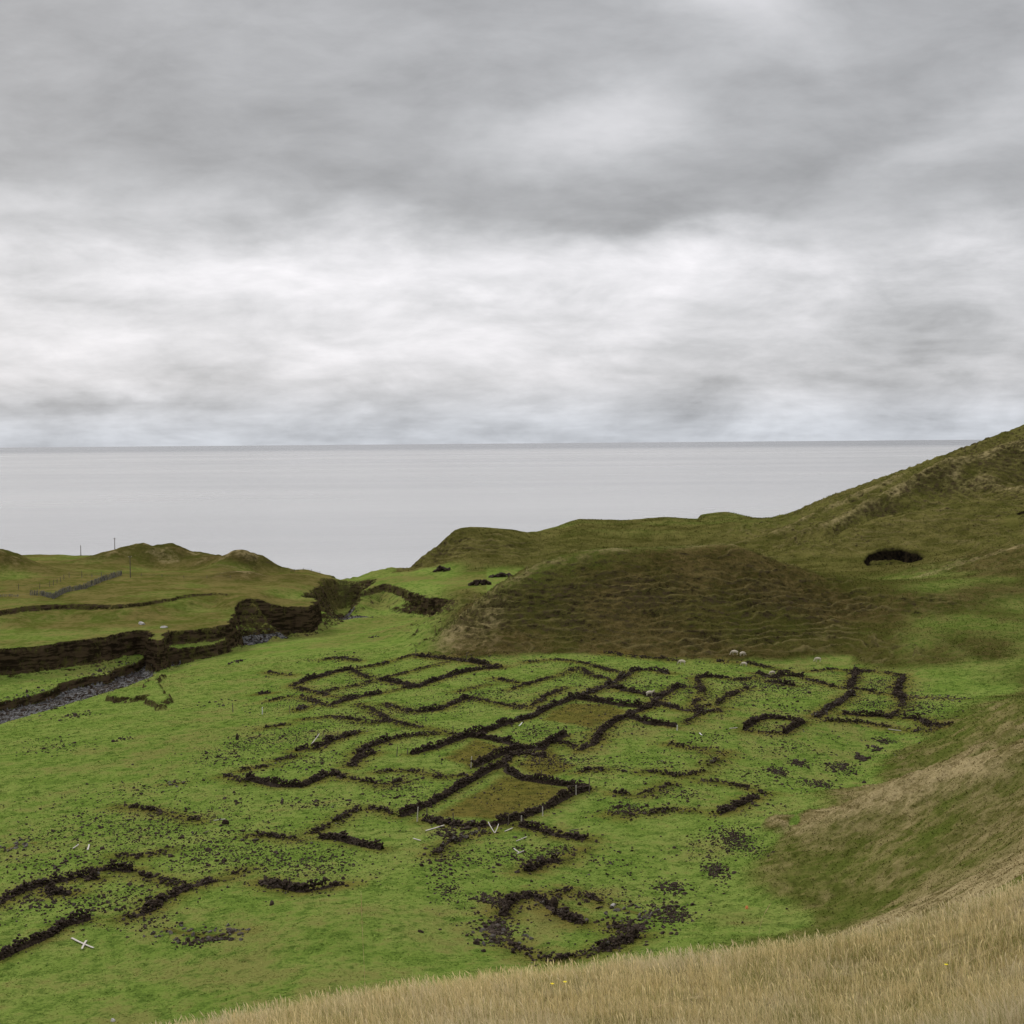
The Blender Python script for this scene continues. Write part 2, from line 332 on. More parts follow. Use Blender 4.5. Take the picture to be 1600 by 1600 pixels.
def height(X, Y, fine=True, masks=None):
    X = np.asarray(X, float); Y = np.asarray(Y, float); sh = X.shape
    X = X.ravel(); Y = Y.ravel()
    r = np.hypot(X, Y); th = np.arctan2(X, Y)
    z = gsample(BASE, X, Y); sl = gsample(SLOPE, X, Y)
    j = np.where((np.abs(th) > 0.45) & (r < 110))[0]      # the camera's own hillside beyond the sides of the picture
    if len(j):
        tj = np.clip(th[j], -0.45, 0.45); zc = gsample(BASE, r[j] * np.sin(tj), r[j] * np.cos(tj))
        pl = -1.6 + 0.12 * X[j] - 0.31 * Y[j]; w = sst(0.45, 1.1, np.abs(th[j]))
        zs = zc + (pl - zc) * w; k2 = 1 - sst(55, 105, r[j]); k2 = np.where(np.abs(th[j]) > 0.73, 1.0, k2)
        z[j] = z[j] + (zs - z[j]) * k2
    z = z + ((-1.6 + 0.12 * X - 0.31 * Y) - z) * (1 - sst(5, 12, r)) - 0.36 * sst(8, 20, r) * (1 - sst(42, 70, r))
    far = (r > 200)
    soil_shade = np.zeros_like(z); top = np.zeros_like(z)
    if masks is not None: masks['base'] = z.reshape(sh).copy(); masks['slope'] = sl.reshape(sh)
    idx = np.where(far & (X < 5) & (Y < 520))[0]
    if len(idx):
        x, y = X[idx], Y[idx]; zz = z[idx]
        w0 = wig(x, y, 6, 2.6); w1 = wig(x, y, 2.2, 0.7, 5.0)
        gul = fbm(x * 0.9 + y * 0.5, y, 1.7, 3, 0.6, 2.0)
        def step(P, wd, wob): 
            return sst(-wd, 0.0, sdf_poly(x, y, P) + wob)
        zz = zz + (-41.0 - zz) * 0
        s0 = step(B0, 0.7, w1 * 0.7); zz = zz + (np.maximum(-41.2, zz) - zz) * s0
        s1 = step(B1b, 1.0, w1); zz = zz + (np.maximum(-39.0, zz) - zz) * s1
        sd1 = sdf_poly(x, y, B1) + w0 * 0.55 + w1 * 1.2
        fw = 1.2 + 1.6 * sst(-0.2, 0.5, gul)
        right_end = sst(-58, -48, x) * sst(334, 350, y)
        fw = fw + 5.0 * right_end
        s2 = (0.88 - 0.6 * right_end) * sst(-0.9, 0.0, sd1) + (0.12 + 0.6 * right_end) * sst(-fw - 1.2, -0.45, sd1)
        t1 = (-36.0 - 0.3 * sst(-60, -46, x)) + 0.25 * fbm(x, y, 14, 3)
        zz = zz + (np.maximum(t1, zz) - zz) * s2
        sdm = sdf_poly(x, y, MD) + w0 * 0.7 + w1 * 0.6
        lip = (0.22 + 0.2 * sst(-70, -90, x)) * sst(-58, -66, x)
        s3 = lip * sst(-0.7, 0.0, sdm) + (1 - lip) * sst(-9.0, -0.3, sdm)
        mz = meadow_z(x, y)
        for (cx, cy), rx, ry, h in DUNES:
            q = ((x - cx) / rx) ** 2 + ((y - cy) / ry) ** 2
            mz = mz + h * np.exp(-q ** 0.95 * 1.0) * (1 + 0.22 * fbm(x, y, 6, 3, 0.5, cx))
        mz = mz + 0.45 * fbm(x, y, 22, 4) * sst(330, 390, y)
        zz = zz + (mz - zz) * s3
        bw = 1.0 + 5.0 * sst(-24, -30, x) * sst(362, 370, y)
        sbd = sdf_poly(x, y, BOWL) + w1 * 0.6 + gul * 1.6 * sst(-30, -24, x)
        sb = 0.35 * sst(-0.9, 0.3, sbd) + 0.65 * sst(-0.3, 0.3 + bw, sbd)
        zz = zz + (np.minimum(-42.5, zz) - zz) * sb
        sg = sst(-3.6, 1.2, sdf_poly(x, y, GORGE) + w1 * 1.1 + gul * 0.8)
        zz = zz + (np.minimum(np.interp(y, [350, 390, 450, 500], [-42.6, -44.5, -47, -48]), zz) - zz) * sg
        sr = sst(-0.5, 0.3, sdf_poly(x, y, BANKR) + w0 * 0.5 + w1 * 0.8)
        zz = zz + sr * (0.9 + 0.5 * w1)
        bd = (dist_line(x, y, BEDL) + w1 * 1.6) / bedw(x)
        zz = zz - 0.7 * (1 - sst(0.55, 1.1, bd)) * (s1 < 0.5) * (s2 < 0.4) * (s0 < 0.5)
        z[idx] = zz
        if masks is not None:
            e = np.maximum.reduce([sst(0, 1, s2 * 4) * (1 - s2) * 4 * (s2 > 0.03), sst(0.05, 0.5, s3) * (1 - s3) * 1.2])
            bed = (1 - sst(0.6, 1.0, bd)) * (1 - sst(0.05, 0.3, s0)) * (1 - sst(0.02, 0.2, s2)) * (1 - sst(0.05, 0.3, s1))
            bowlbed = sst(-4.5, -1, -np.abs(dist_line(x, y, [(-42, 352), (-36, 353), (-28, 352)]))) 
            masks['_bed'] = (idx, np.maximum(bed * sst(-41.2, -41.7, zz), bowlbed * sst(-40.9, -41.3, zz))); masks['_meadow'] = (idx, s3); masks['_bench'] = (idx, s2)
    for P, fl in ((HOLE, -33.3), (HOLE2, -21.5)):
        P_ = np.array(P); idx = np.where((X > P_[:, 0].min() - 6) & (X < P_[:, 0].max() + 6) & (Y > P_[:, 1].min() - 6) & (Y < P_[:, 1].max() + 6))[0]
        if len(idx):
            x, y = X[idx], Y[idx]
            s = sst(-0.4, 0.7, sdf_poly(x, y, P) + wig(x, y, 2.5, 0.45))
            z[idx] += (np.minimum(fl + np.clip((y - P_[:, 1].min() - 2) * 0.15, 0, 2.6) + fbm(x, y, 1.8, 3) * 0.5, z[idx]) - z[idx]) * s
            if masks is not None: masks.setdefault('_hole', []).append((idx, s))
    # coast
    ax_ = X / np.maximum(Y, 1) * F + 800; lo_ = np.interp(ax_, [500, 600, 820, 960, 1180, 1320], [385.0, 395.0, 395.0, 425.0, 425.0, 380.0])
    z = z + np.interp(ax_, SKY_PX, SKY_DZ) * sst(0, 1, (Y - lo_) / 38.0)
    cd = sdf_poly(X, Y, COAST) + 3.0 * fbm(X, Y, 30, 4)
    s = 1 - sst(-34.0, 2.0, cd)
    z = z + (SEA - 6 - z) * np.where(Y > 300, s, 0)
    # two straw topped ribs on the near right slope
    for L, wd, hh in RIBS:
        dl = dist_line(X, Y, L); z = z + hh * np.exp(-(dl / wd) ** 2) * (r < 200)
    for L, wd, hh in FAR_RIBS:
        j = np.where((X > 60) & (Y > 330))[0]
        if len(j): z[j] += hh * np.exp(-(dist_line(X[j], Y[j], L) / wd) ** 2) * (0.7 + 0.6 * fbm(X[j], Y[j], 20, 2))
    # small headland hummock with a steep left end
    hx, hy = gpt(1092, 492)
    hm = sst(0.0, 1.2, X - hx + 0.4 * fbm(X, Y, 3, 2)) * np.exp(-np.maximum(X - hx - 7, 0) ** 2 / 110) * np.exp(-((Y - hy - 4) / 10) ** 2)
    z = z + 1.2 * hm
    if fine:
        inh = np.zeros_like(z)
        for P_ in (HOLE, HOLE2):
            q_ = np.array(P_); j = np.where((X > q_[:, 0].min() - 3) & (X < q_[:, 0].max() + 3) & (Y > q_[:, 1].min() - 3) & (Y < q_[:, 1].max() + 3))[0]
            if len(j): inh[j] = np.maximum(inh[j], sst(-2.0, -0.3, sdf_poly(X[j], Y[j], P_)))
        # rolling lumps
        k = sst(4, 60, r)
        slope_w = sst(0.10, 0.26, sl) * sst(85, 120, r) * (1 - inh); trw = 0.15 + 0.85 * sst(190, 230, r)
        flat_ = np.clip(0.38 + slope_w + sst(118, 100, r), 0, 1.6)
        z = z + k * 0.38 * fbm(X, Y, 15, 5, 0.55) * flat_ + k * 0.09 * fbm(X, Y, 2.2, 3, 0.6, 3.0)
        z = z + k * 0.8 * slope_w * fbm(X, Y, 34, 3, 0.5, 8.0)
        # sheep tracks: narrow treads along the contours
        gb = gsample(BASE, X, Y)
        ph = gb / 0.95 + 1.1 * fbm(X, Y, 9, 4, 0.5, 1.0) + 1.6 * fbm(X, Y, 30, 2, 0.5, 23.0)
        p2 = gb / 1.9 + 0.045 * X + 1.0 * fbm(X, Y, 12, 3, 0.5, 27.0); t2 = p2 - np.floor(p2)
        tri = ph - np.floor(ph); tread = np.where(tri < 0.7, tri / 0.7, (1 - tri) / 0.3)
        patch = 0.35 + 0.65 * sst(-0.25, 0.35, fbm(X, Y, 13, 3, 0.5, 4.0))
        if masks is not None: masks['tread'] = (slope_w * np.maximum(patch * np.exp(-((tri - 0.66) / 0.09) ** 2) * np.maximum(sst(-21, -30, gb), sst(325, 345, Y)), 0.8 * np.exp(-((t2 - 0.5) / 0.045) ** 2) * sst(-0.1, 0.3, fbm(X, Y, 18, 2, 0.5, 33.0)))).reshape(sh)
        z = z + trw * slope_w * 0.22 * np.exp(-((t2 - 0.5) / 0.06) ** 2)
        z = z + trw * slope_w * patch * (0.25 + 0.40 * np.maximum(sst(-21, -30, gb), sst(325, 345, Y))) * (tread - 0.5) * sst(700, 300, r)
        z = z + slope_w * (0.42 * fbm(X, Y, 2.8, 3, 0.6, 6.0) + 0.8 * np.minimum(0, fbm(X, Y, 11, 4, 0.6, 16.0) + 0.1))
        # tussocks on the near spurs
        near = sst(20, 60, r) * (1 - sst(170, 230, r)) * sst(0.10, 0.2, sl)
        z = z + near * (0.20 * np.abs(fbm(X, Y, 2.3, 3, 0.6, 11.0)) + 0.50 * fbm(X, Y, 8, 3, 0.5, 13.0))
    if masks is not None: masks['coast'] = cd.reshape(sh)
    return z.reshape(sh)

def hit(px, py, dmin=60.0, dmax=700.0, n=900):
    """first point of the land on the ray through a picture point (land without its smallest lumps)"""
    r = rays(px, py); d = np.exp(np.linspace(math.log(dmin), math.log(dmax), n)); P = r[None] * (d / r[1])[:, None]
    h = height(P[:, 0], P[:, 1], fine=True); below = np.where(P[:, 2] < h)[0]
    if not len(below): return None
    i = below[0]
    if i == 0: return P[0]
    a = P[i - 1]; b = P[i]; fa = a[2] - h[i - 1]; fb = b[2] - h[i]; t = fa / (fa - fb + 1e-9)
    return a + (b - a) * t
# ------------------------------------------------------------------ helpers for objects
def tag(o, label=None, cat=None, group=None, kind=None):
    if label: o['label'] = label
    if cat: o['category'] = cat
    if group: o['group'] = group
    if kind: o['kind'] = kind
    return o
def np_mesh(name, V, FA, mats, smooth=True, attrs=None, parent=None, loc=None):
    """FA: faces as an (n,3) or (n,4) array, or a list of such arrays"""
    me = bpy.data.meshes.new(name)
    fl = FA if isinstance(FA, list) else [FA]
    V = np.ascontiguousarray(V, np.float32)
    me.vertices.add(len(V)); me.vertices.foreach_set('co', V.ravel())
    idx = np.concatenate([f.ravel() for f in fl]).astype(np.int32)
    cnt = np.concatenate([np.full(len(f), f.shape[1], np.int32) for f in fl])
    me.loops.add(len(idx)); me.loops.foreach_set('vertex_index', idx)
    me.polygons.add(len(cnt)); me.polygons.foreach_set('loop_start', np.concatenate([[0], np.cumsum(cnt)[:-1]]).astype(np.int32))
    me.polygons.foreach_set('use_smooth', np.full(len(cnt), smooth, bool))
    me.update(calc_edges=True)
    for k, a in (attrs or {}).items():
        at = me.attributes.new(k, 'FLOAT', 'POINT'); at.data.foreach_set('value', np.ascontiguousarray(a, np.float32))
    for m in (mats if isinstance(mats, (list, tuple)) else [mats]): me.materials.append(m)
    o = bpy.data.objects.new(name, me); COL.objects.link(o)
    if parent: o.parent = parent
    if loc is not None: o.location = loc
    return o
def new_mat(name):
    m = bpy.data.materials.new(name); m.use_nodes = True
    nt = m.node_tree; b = nt.nodes['Principled BSDF']
    return m, nt, b
def attr(nt, name):
    n = nt.nodes.new('ShaderNodeAttribute'); n.attribute_name = name
    return E(nt, n.outputs['Fac'])
def bump(nt, b, h, strength, dist, prev=None):
    n = nt.nodes.new('ShaderNodeBump'); n.inputs['Strength'].default_value = strength; n.inputs['Distance'].default_value = dist
    nt.links.new(h.s, n.inputs['Height'])
    if prev is not None: nt.links.new(prev, n.inputs['Normal'])
    nt.links.new(n.outputs[0], b.inputs['Normal']); return n.outputs[0]
def world_pos(nt):
    n = nt.nodes.new('ShaderNodeNewGeometry'); return n.outputs['Position'], n

# ------------------------------------------------------------------ ground material
def ground_material(name, blades=False):
    m, nt, b = new_mat(name)
    pos, geo = world_pos(nt)
    hill, straw, bed, pen, olive, soil_shade = (attr(nt, k) for k in ('hill', 'straw', 'bed', 'pen', 'olive', 'soil_shade'))
    nb = noise(nt, pos, 0.035, 4, 0.55)          # broad patches
    nm = noise(nt, pos, 0.16, 5, 0.6)
    nf = noise(nt, pos, 0.8, 6, 0.68)
    ng = noise(nt, pos, 3.6, 4, 0.75)            # tufts
    g_dark, g_mid, g_lite = (0.054, 0.094, 0.016), (0.155, 0.236, 0.040), (0.240, 0.308, 0.070)
    c = mix(nt, (nm * 0.6 + nf * 0.4).ss(0.38, 0.62), g_mid, g_lite)
    c = mix(nt, (nf * 0.6 + ng * 0.5).ss(0.60, 0.42) * 0.75, c, g_dark)
    # yellow-brown thatch wandering through the pasture
    th = (nb * 0.40 + nf * 0.40 + nm * 0.35).ss(0.575, 0.70)
    c = mix(nt, th * 0.50, c, (0.205, 0.168, 0.060))
    c = mix(nt, (ng * 0.7 + nf * 0.3).ss(0.56, 0.68) * 0.45, c, (0.215, 0.225, 0.060))
    # duller olive turf on the far terraces
    oc = mix(nt, (nm * 0.5 + nf * 0.5).ss(0.40, 0.60), (0.085, 0.088, 0.018), (0.180, 0.152, 0.050))
    oc = mix(nt, ng.ss(0.44, 0.32) * 0.5, oc, (0.034, 0.036, 0.008))
    c = mix(nt, (olive + (nm - 0.5) * 0.9).sat(), c, oc)
    # brown rough grass of the mounds
    hc = mix(nt, (nm * 0.45 + nf * 0.55).ss(0.38, 0.62), (0.052, 0.044, 0.012), (0.120, 0.092, 0.034))
    hc = mix(nt, nb.ss(0.44, 0.60) * 0.65, hc, (0.066, 0.074, 0.014))
    hc = mix(nt, ng.ss(0.52, 0.34) * 0.6, hc, (0.018, 0.014, 0.004))
    hc = mix(nt, (nf * 0.4 + ng * 0.6).ss(0.55, 0.66) * 0.5, hc, (0.165, 0.125, 0.058))
    moss = attr(nt, 'moss')
    hc = mix(nt, (moss + (nf - 0.5) * 0.5).sat() * 0.8, hc, mix(nt, (nm * 0.5 + ng * 0.5).ss(0.4, 0.6), (0.060, 0.062, 0.013), (0.155, 0.146, 0.042)))
    hc = mix(nt, attr(nt, 'tread') * 0.6, hc, (0.200, 0.165, 0.072))
    c = mix(nt, (hill + (nf - 0.5) * 0.7).sat(), c, hc)
    # straw coloured dry grass on the near spurs; also paints the mound's lit rim
    sc = mix(nt, (nm * 0.4 + nf * 0.3 + ng * 0.3).ss(0.40, 0.60), (0.160, 0.132, 0.050), (0.38, 0.310, 0.160))
    sc = mix(nt, nf.ss(0.48, 0.36) * 0.5, sc, (0.080, 0.060, 0.018))
    sfac = (straw * 1.6 - 0.30 + (nm - 0.5) * 1.6 + (nf - 0.5) * 1.0).sat() * straw.ss(0.02, 0.25)
    c = mix(nt, sfac, c, sc)
    # rust coloured turf inside some pens and around the rubble
    pc = mix(nt, nf.ss(0.4, 0.6), (0.085, 0.058, 0.016), (0.150, 0.118, 0.026))
    c = mix(nt, (pen * 1.15 - 0.1 + (nf - 0.5) * 1.1).sat() * 0.8, c, pc)
    if not blades:
        # bare earth on the steep cut banks; on mound and hills, painted shadow specks
        nz = nt.nodes.new('ShaderNodeSeparateXYZ'); nt.links.new(geo.outputs['True Normal'], nz.inputs[0])
        steep = E(nt, nz.outputs[2])
        strat = noise(nt, pos, 1.0, 4, 0.65, 0.0, (0.25, 0.25, 1.6))
        ec = mix(nt, strat.ss(0.4, 0.62), (0.024, 0.017, 0.010), (0.080, 0.058, 0.034))
        ec = mix(nt, (nf * 0.6 + ng * 0.4).ss(0.44, 0.56) * 0.85, ec, (0.080, 0.078, 0.022))
        ef = (steep + (nf - 0.5) * 0.6 + (1.0 - soil_shade) * 0.06).ss(0.86, 0.62) * soil_shade.ss(0.0, 0.6)
        c = mix(nt, ef, c, ec)
        deep = (steep + (nf - 0.5) * 1.3).ss(0.48, 0.15) * soil_shade.sat()
        c = mix(nt, deep * 0.9, c, mix(nt, strat.ss(0.42, 0.6), (0.018, 0.013, 0.008), (0.080, 0.056, 0.034)))
        cave_shade = attr(nt, 'cave_shade')
        c = mix(nt, cave_shade.ss(0.03, 0.3) * steep.ss(0.93, 0.75), c, mix(nt, nf.ss(0.4, 0.6), (0.006, 0.005, 0.004), (0.022, 0.017, 0.010)))  # dark interior of the hollow: its shade painted on the steep walls
        # gravel of the stream bed
        vo = nt.nodes.new('ShaderNodeTexVoronoi'); vo.inputs['Scale'].default_value = 2.2; nt.links.new(pos, vo.inputs['Vector'])
        vs = nt.nodes.new('ShaderNodeSeparateColor'); nt.links.new(vo.outputs['Color'], vs.inputs[0])
        gr = E(nt, vs.outputs[0]) * 0.6 + nf * 0.6
        gc = mix(nt, gr.ss(0.35, 0.95), (0.050, 0.049, 0.047), (0.200, 0.198, 0.194))
        c = mix(nt, (bed + (nf - 0.5) * 0.5).ss(0.4, 0.62), c, gc)
    else:
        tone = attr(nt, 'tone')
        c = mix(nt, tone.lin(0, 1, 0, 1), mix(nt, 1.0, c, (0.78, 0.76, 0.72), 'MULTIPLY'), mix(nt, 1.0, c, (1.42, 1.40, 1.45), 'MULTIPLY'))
    nt.links.new(c, b.inputs['Base Color'])
    b.inputs['Roughness'].default_value = 1.0
    b.inputs['Specular IOR Level'].default_value = 0.0
    if not blades:
        h = nf * 0.55 + ng * 0.40 + noise(nt, pos, 14, 2, 0.6) * 0.12
        bump(nt, b, h, 1.0, 0.60)
    return m
GROUND = ground_material("grassland")
TUFT = ground_material("grass_blades", True)

# ------------------------------------------------------------------ ground sheet
QUAL = 1.0
PENS = [pz([(668,1279),(790,1208),(900,1234),(790,1284)], -36.2), pz([(690,1183),(742,1155),(800,1170),(738,1200)], -36.2),
        pz([(850,1130),(880,1104),(960,1108),(985,1120),(925,1145)], -36.2), pz([(800,1195),(850,1172),(905,1200),(850,1218)], -36.2)]
WALL_LINES = []      # filled from the tracing below: world polylines used to tint the turf around the rubble
# ------------------------------------------------------------------ ruined dry stone walls, traced where they stand
# style, points in the picture, label      T tall intact, K thick tumbled, R low rubble line, S sparse grey stones
WALLS = [
('K',[(458,1072),(480,1063),(520,1051),(550,1046)],'dark tumbled wall stretch at the far left corner of the pens, nearest the stream'),
('R',[(556,1045),(590,1040),(615,1032),(648,1023)],'far lava wall climbing to the outermost back corner of the pens'),
('K',[(650,1024),(690,1029),(735,1034),(785,1043)],'far back wall running right from the outermost corner toward the brown mound'),
('K',[(727,1050),(750,1046),(780,1044)],'short dark double-thick heap of wall just inside the far back wall'),
('R',[(590,1062),(625,1054),(665,1043),(698,1035)],'thin straight lava wall parallel to the far left wall, inside the back pen'),
('K',[(592,1062),(630,1069),(650,1074),(705,1056),(728,1050)],'elbow shaped dark wall closing the front of the far back pen'),
('R',[(505,1031),(530,1028),(560,1033)],'curved low band of dark rubble at the far edge beside the open green'),
('R',[(548,1046),(560,1053),(577,1060)],'short spur of rubble bending off the far left wall'),
('R',[(495,1086),(520,1078),(550,1073),(582,1065)],'low broken wall behind the second row of far left pens'),
('K',[(520,1101),(550,1092),(575,1087),(597,1083)],'dark chunky wall stretch in the middle of the far left pens'),
('R',[(602,1082),(625,1077),(645,1074)],'low stony link between the chunky far left wall and the elbow shaped wall'),
('R',[(458,1073),(487,1081),(520,1088),(552,1092)],'crumbled side wall of the far left pens facing the viewer'),
('R',[(422,1096),(438,1092),(452,1089)],'isolated small heap of wall just left of the far left pens'),
('K',[(404,1085),(423,1083)],'small dark knot of stones standing apart, left of all far pens'),
('R',[(417,1050),(436,1054),(456,1055)],'thin dark curved bit of wall out on the green toward the stream'),
('K',[(465,1110),(479,1105)],'short stub of lava wall between two grey posts at left'),
('R',[(470,1125),(495,1122),(520,1120),(545,1124),(568,1129)],'wavering low wall crossing the left pens below the chunky stretch'),
('R',[(580,1131),(612,1127),(635,1134),(675,1140),(712,1149),(728,1151)],'long low wall running right until it meets the broad diagonal wall'),
('K',[(650,1113),(688,1109),(712,1098),(732,1091)],'rising dark wall with a reddish heap at its upper end'),
('R',[(735,1091),(762,1097),(800,1105),(828,1107)],'low wall going right from the reddish heap to the thin straight wall'),
('T',[(642,1179),(682,1169),(732,1150),(770,1140),(800,1129)],'tall broad diagonal wall at the left of the brown-floored small pen'),
('T',[(800,1129),(832,1121),(862,1105),(897,1092)],'middle length of the broad diagonal wall, greyish and well kept'),
('K',[(899,1091),(930,1080),(962,1065),(985,1053)],'far grey end of the broad diagonal wall, close to the grazing sheep'),
('T',[(734,1151),(770,1156),(800,1164)],'tall back wall of the small brown-floored pen'),
('T',[(739,1200),(770,1186),(800,1172),(850,1168),(885,1149)],'tall dark wall from the small brown-floored pen to a bulky end heap at right'),
('K',[(802,1165),(828,1170),(852,1172)],'bulky spread of fallen stone behind the tall dark middle wall'),
('K',[(548,1198),(562,1184),(584,1177)],'short thick wall stub left of the broad diagonal wall, lower of the pair'),
('K',[(560,1178),(578,1166),(605,1158)],'short thick wall stub left of the broad diagonal wall, upper of the pair'),
('K',[(490,1171),(520,1157),(558,1145)],'blackish wall with three thin stakes behind it, in the left pens'),
('K',[(464,1174),(480,1169)],'lone dark heap at the near end of the wall with three stakes'),
('R',[(430,1190),(445,1186),(460,1182)],'faint low rubble further down-left of the wall with three stakes'),
('R',[(415,1138),(430,1135),(447,1132)],'small loose row of stones on the turf left of the wavering wall'),
('R',[(825,1035),(868,1031),(915,1037),(940,1045),(975,1052)],'low wall along the foot of the brown mound, left of the sheep'),
('K',[(986,1050),(1000,1047),(1025,1048),(1045,1053)],'short greyish wall turning right at the far end of the broad diagonal wall'),
('R',[(868,1057),(886,1051),(905,1043)],'thin dark cross wall between two pens under the brown mound'),
('R',[(770,1060),(800,1066),(825,1071)],'thin wall running right below the short double-thick heap'),
('R',[(800,1102),(828,1106),(852,1089),(883,1075)],'thin bent wall climbing up to meet the far middle pens'),
('K',[(955,1073),(975,1079),(1005,1084),(1035,1089)],'dark wall that one sheep stands right behind'),
('T',[(899,1092),(930,1096),(970,1103),(1000,1106),(1018,1106)],'straight dark back wall of the wide rust-floored pen'),
('K',[(905,1173),(930,1160),(940,1142),(960,1128),(988,1115),(1017,1105)],'long jagged wall stepping up to the right of the wide rust-floored pen'),
('K',[(1019,1104),(1027,1091),(1045,1081),(1060,1073),(1073,1074)],'blackest upright wall ending in a peak, right of the sheep by the wall'),
('T',[(985,1122),(1015,1132),(1057,1136)],'dark smooth wall ending at a white post'),
('K',[(1025,1099),(1062,1109),(1098,1113)],'right leaning wall above the small pen with the white post'),
('R',[(1098,1113),(1085,1122),(1070,1131)],'faint brown wall closing the small pen behind the white post'),
('R',[(945,1020),(990,1026),(1030,1030),(1060,1033)],'farthest thin wall right under the brown mound, leading to a sheep'),
('R',[(1120,1033),(1170,1037),(1200,1043),(1232,1050)],'far thin wall below the two sheep that graze together'),
('K',[(1088,1060),(1105,1057),(1130,1060)],'dark lump of wall left of the far right pens'),
('R',[(1132,1060),(1155,1063),(1182,1058)],'low straggling wall leading to the far right heap'),
('K',[(1200,1065),(1218,1068),(1240,1072)],'black solid base wall of the far right heap'),
('K',[(1182,1052),(1208,1060),(1222,1055),(1255,1058)],'ragged black heaps with a sheep behind them at far right'),
('R',[(1122,1100),(1132,1092),(1142,1086),(1170,1075)],'broken climbing wall in the right middle of the field'),
('R',[(1075,1108),(1105,1103),(1132,1106)],'short low wall right of the small pen with the white post'),
('T',[(1163,1141),(1182,1126),(1200,1122)],'left side wall of the tiny square pen on the right'),
('K',[(1202,1122),(1230,1124),(1256,1128)],'back wall of the tiny square pen on the right'),
('T',[(1255,1129),(1240,1137),(1225,1147)],'right side wall of the tiny square pen on the right'),
('R',[(1222,1147),(1195,1145),(1164,1143)],'low front wall of the tiny square pen on the right'),
('R',[(1267,1049),(1300,1046),(1330,1049)],'flat dark band of stones forming the top left edge of the right-hand pens'),
('R',[(1340,1049),(1380,1051),(1412,1057)],'top wall of the upper right-hand pen'),
('K',[(1336,1046),(1336,1058),(1328,1075)],'thick black wall dividing the right-hand pens'),
('R',[(1307,1075),(1350,1079),(1398,1087)],'thin wall under the upper right-hand pen'),
('K',[(1411,1060),(1404,1072),(1402,1084),(1412,1095)],'right side wall of the upper right-hand pen'),
('K',[(1333,1083),(1312,1098),(1292,1110),(1275,1121)],'grey speckled wall slanting down-left from the thick dividing wall'),
('K',[(1317,1115),(1345,1118),(1375,1119),(1395,1122)],'blackest thick heap along the front of the right-hand pens'),
('K',[(1412,1122),(1438,1124),(1452,1134)],'dark chunky wall piece near the right front corner of the right-hand pens'),
('R',[(1290,1126),(1350,1130),(1400,1139),(1455,1142)],'long low front wall of the right-hand pens, nearest the viewer'),
('S',[(1412,1088),(1465,1090),(1512,1093)],'sparse row of stones out to the far right edge of the pens'),
('R',[(1453,1133),(1486,1134)],'short dark stone row just beyond the right front corner'),
('R',[(1045,1163),(1085,1170),(1104,1171)],'brownish low wall alone on the turf right of the jagged wall'),
('R',[(1104,1177),(1120,1176),(1136,1176)],'small grey patch of wall stones in the right middle'),
('R',[(1133,1180),(1120,1188),(1108,1197)],'short wall slanting down from the small grey patch'),
('T',[(385,1218),(400,1222),(437,1230),(475,1229),(495,1217)],'low curved dark wall like a bowl at the left of the field'),
('K',[(490,1222),(505,1214),(520,1209),(538,1216)],'high black heap where the curved bowl-like wall ends'),
('R',[(540,1217),(575,1222),(600,1228),(628,1221)],'low wall running right from the high black heap'),
('R',[(590,1208),(612,1204),(638,1206)],'round patch of piled rubble between the high black heap and the big pen'),
('T',[(625,1277),(650,1267),(682,1252),(725,1227),(768,1203),(790,1196)],'tallest long diagonal wall forming the left side of the big brown-floored pen'),
('K',[(665,1281),(700,1287),(740,1291),(775,1289)],'collapsed front left wall of the big brown-floored pen'),
('T',[(776,1289),(800,1283),(850,1265),(892,1243),(921,1234)],'narrow upright front right wall of the big brown-floored pen'),
('T',[(790,1205),(820,1219),(850,1224),(885,1228),(921,1232)],'back wall of the big brown-floored pen with posts along it'),
('K',[(785,1195),(800,1180),(822,1176),(850,1184)],'dark rusty pile of stone where the middle walls meet'),
('R',[(680,1336),(695,1322),(725,1308),(760,1300)],'loose grey wall trailing down from the front of the big pen'),
('K',[(812,1290),(850,1299),(875,1307),(915,1312)],'bulky dark wall below the front right side of the big pen'),
('K',[(822,1362),(845,1351),(875,1345)],'thick brown heap of wall standing above the front stone ring'),
('R',[(877,1344),(895,1333),(912,1325)],'grassy brown rise of wall leading up from the thick brown heap'),
('T',[(500,1309),(530,1312),(560,1320),(597,1328)],'solid dark lone wall pointing right at the left centre'),
('R',[(485,1303),(512,1292),(540,1275),(560,1264)],'turf-brown wall remnant curving up above the solid lone wall'),
('R',[(575,1264),(600,1268),(614,1273)],'short brownish stones left of the tall diagonal wall'),
('K',[(410,1378),(440,1386),(475,1394),(515,1386),(537,1382)],'smile shaped dark wall at the front of the left pens'),
('R',[(400,1305),(425,1308),(467,1313)],'low rubble row left of the solid lone wall'),
('K',[(-20,1420),(0,1411),(37,1393),(70,1381)],'big dark boulder wall entering at the left edge, upper one'),
('K',[(72,1381),(107,1375),(125,1369),(152,1374)],'rusty black end of the upper boulder wall at left'),
('K',[(72,1392),(90,1398),(112,1396)],'rust coloured heap just below the upper boulder wall'),
('K',[(152,1360),(180,1358),(207,1362)],'black hump of stones beginning the crooked wall at lower left'),
('R',[(210,1363),(230,1371),(265,1380),(292,1386)],'thinner middle of the crooked wall at lower left'),
('K',[(245,1411),(275,1396),(300,1386),(334,1376)],'dark thick wall slanting up-right at lower left'),
('K',[(200,1434),(225,1428),(250,1412)],'loose black lower end of the slanting wall at lower left'),
('T',[(-20,1505),(0,1498),(32,1483),(70,1467),(100,1448),(140,1437)],'tall straight black wall in the bottom left corner above the white cross of planks'),
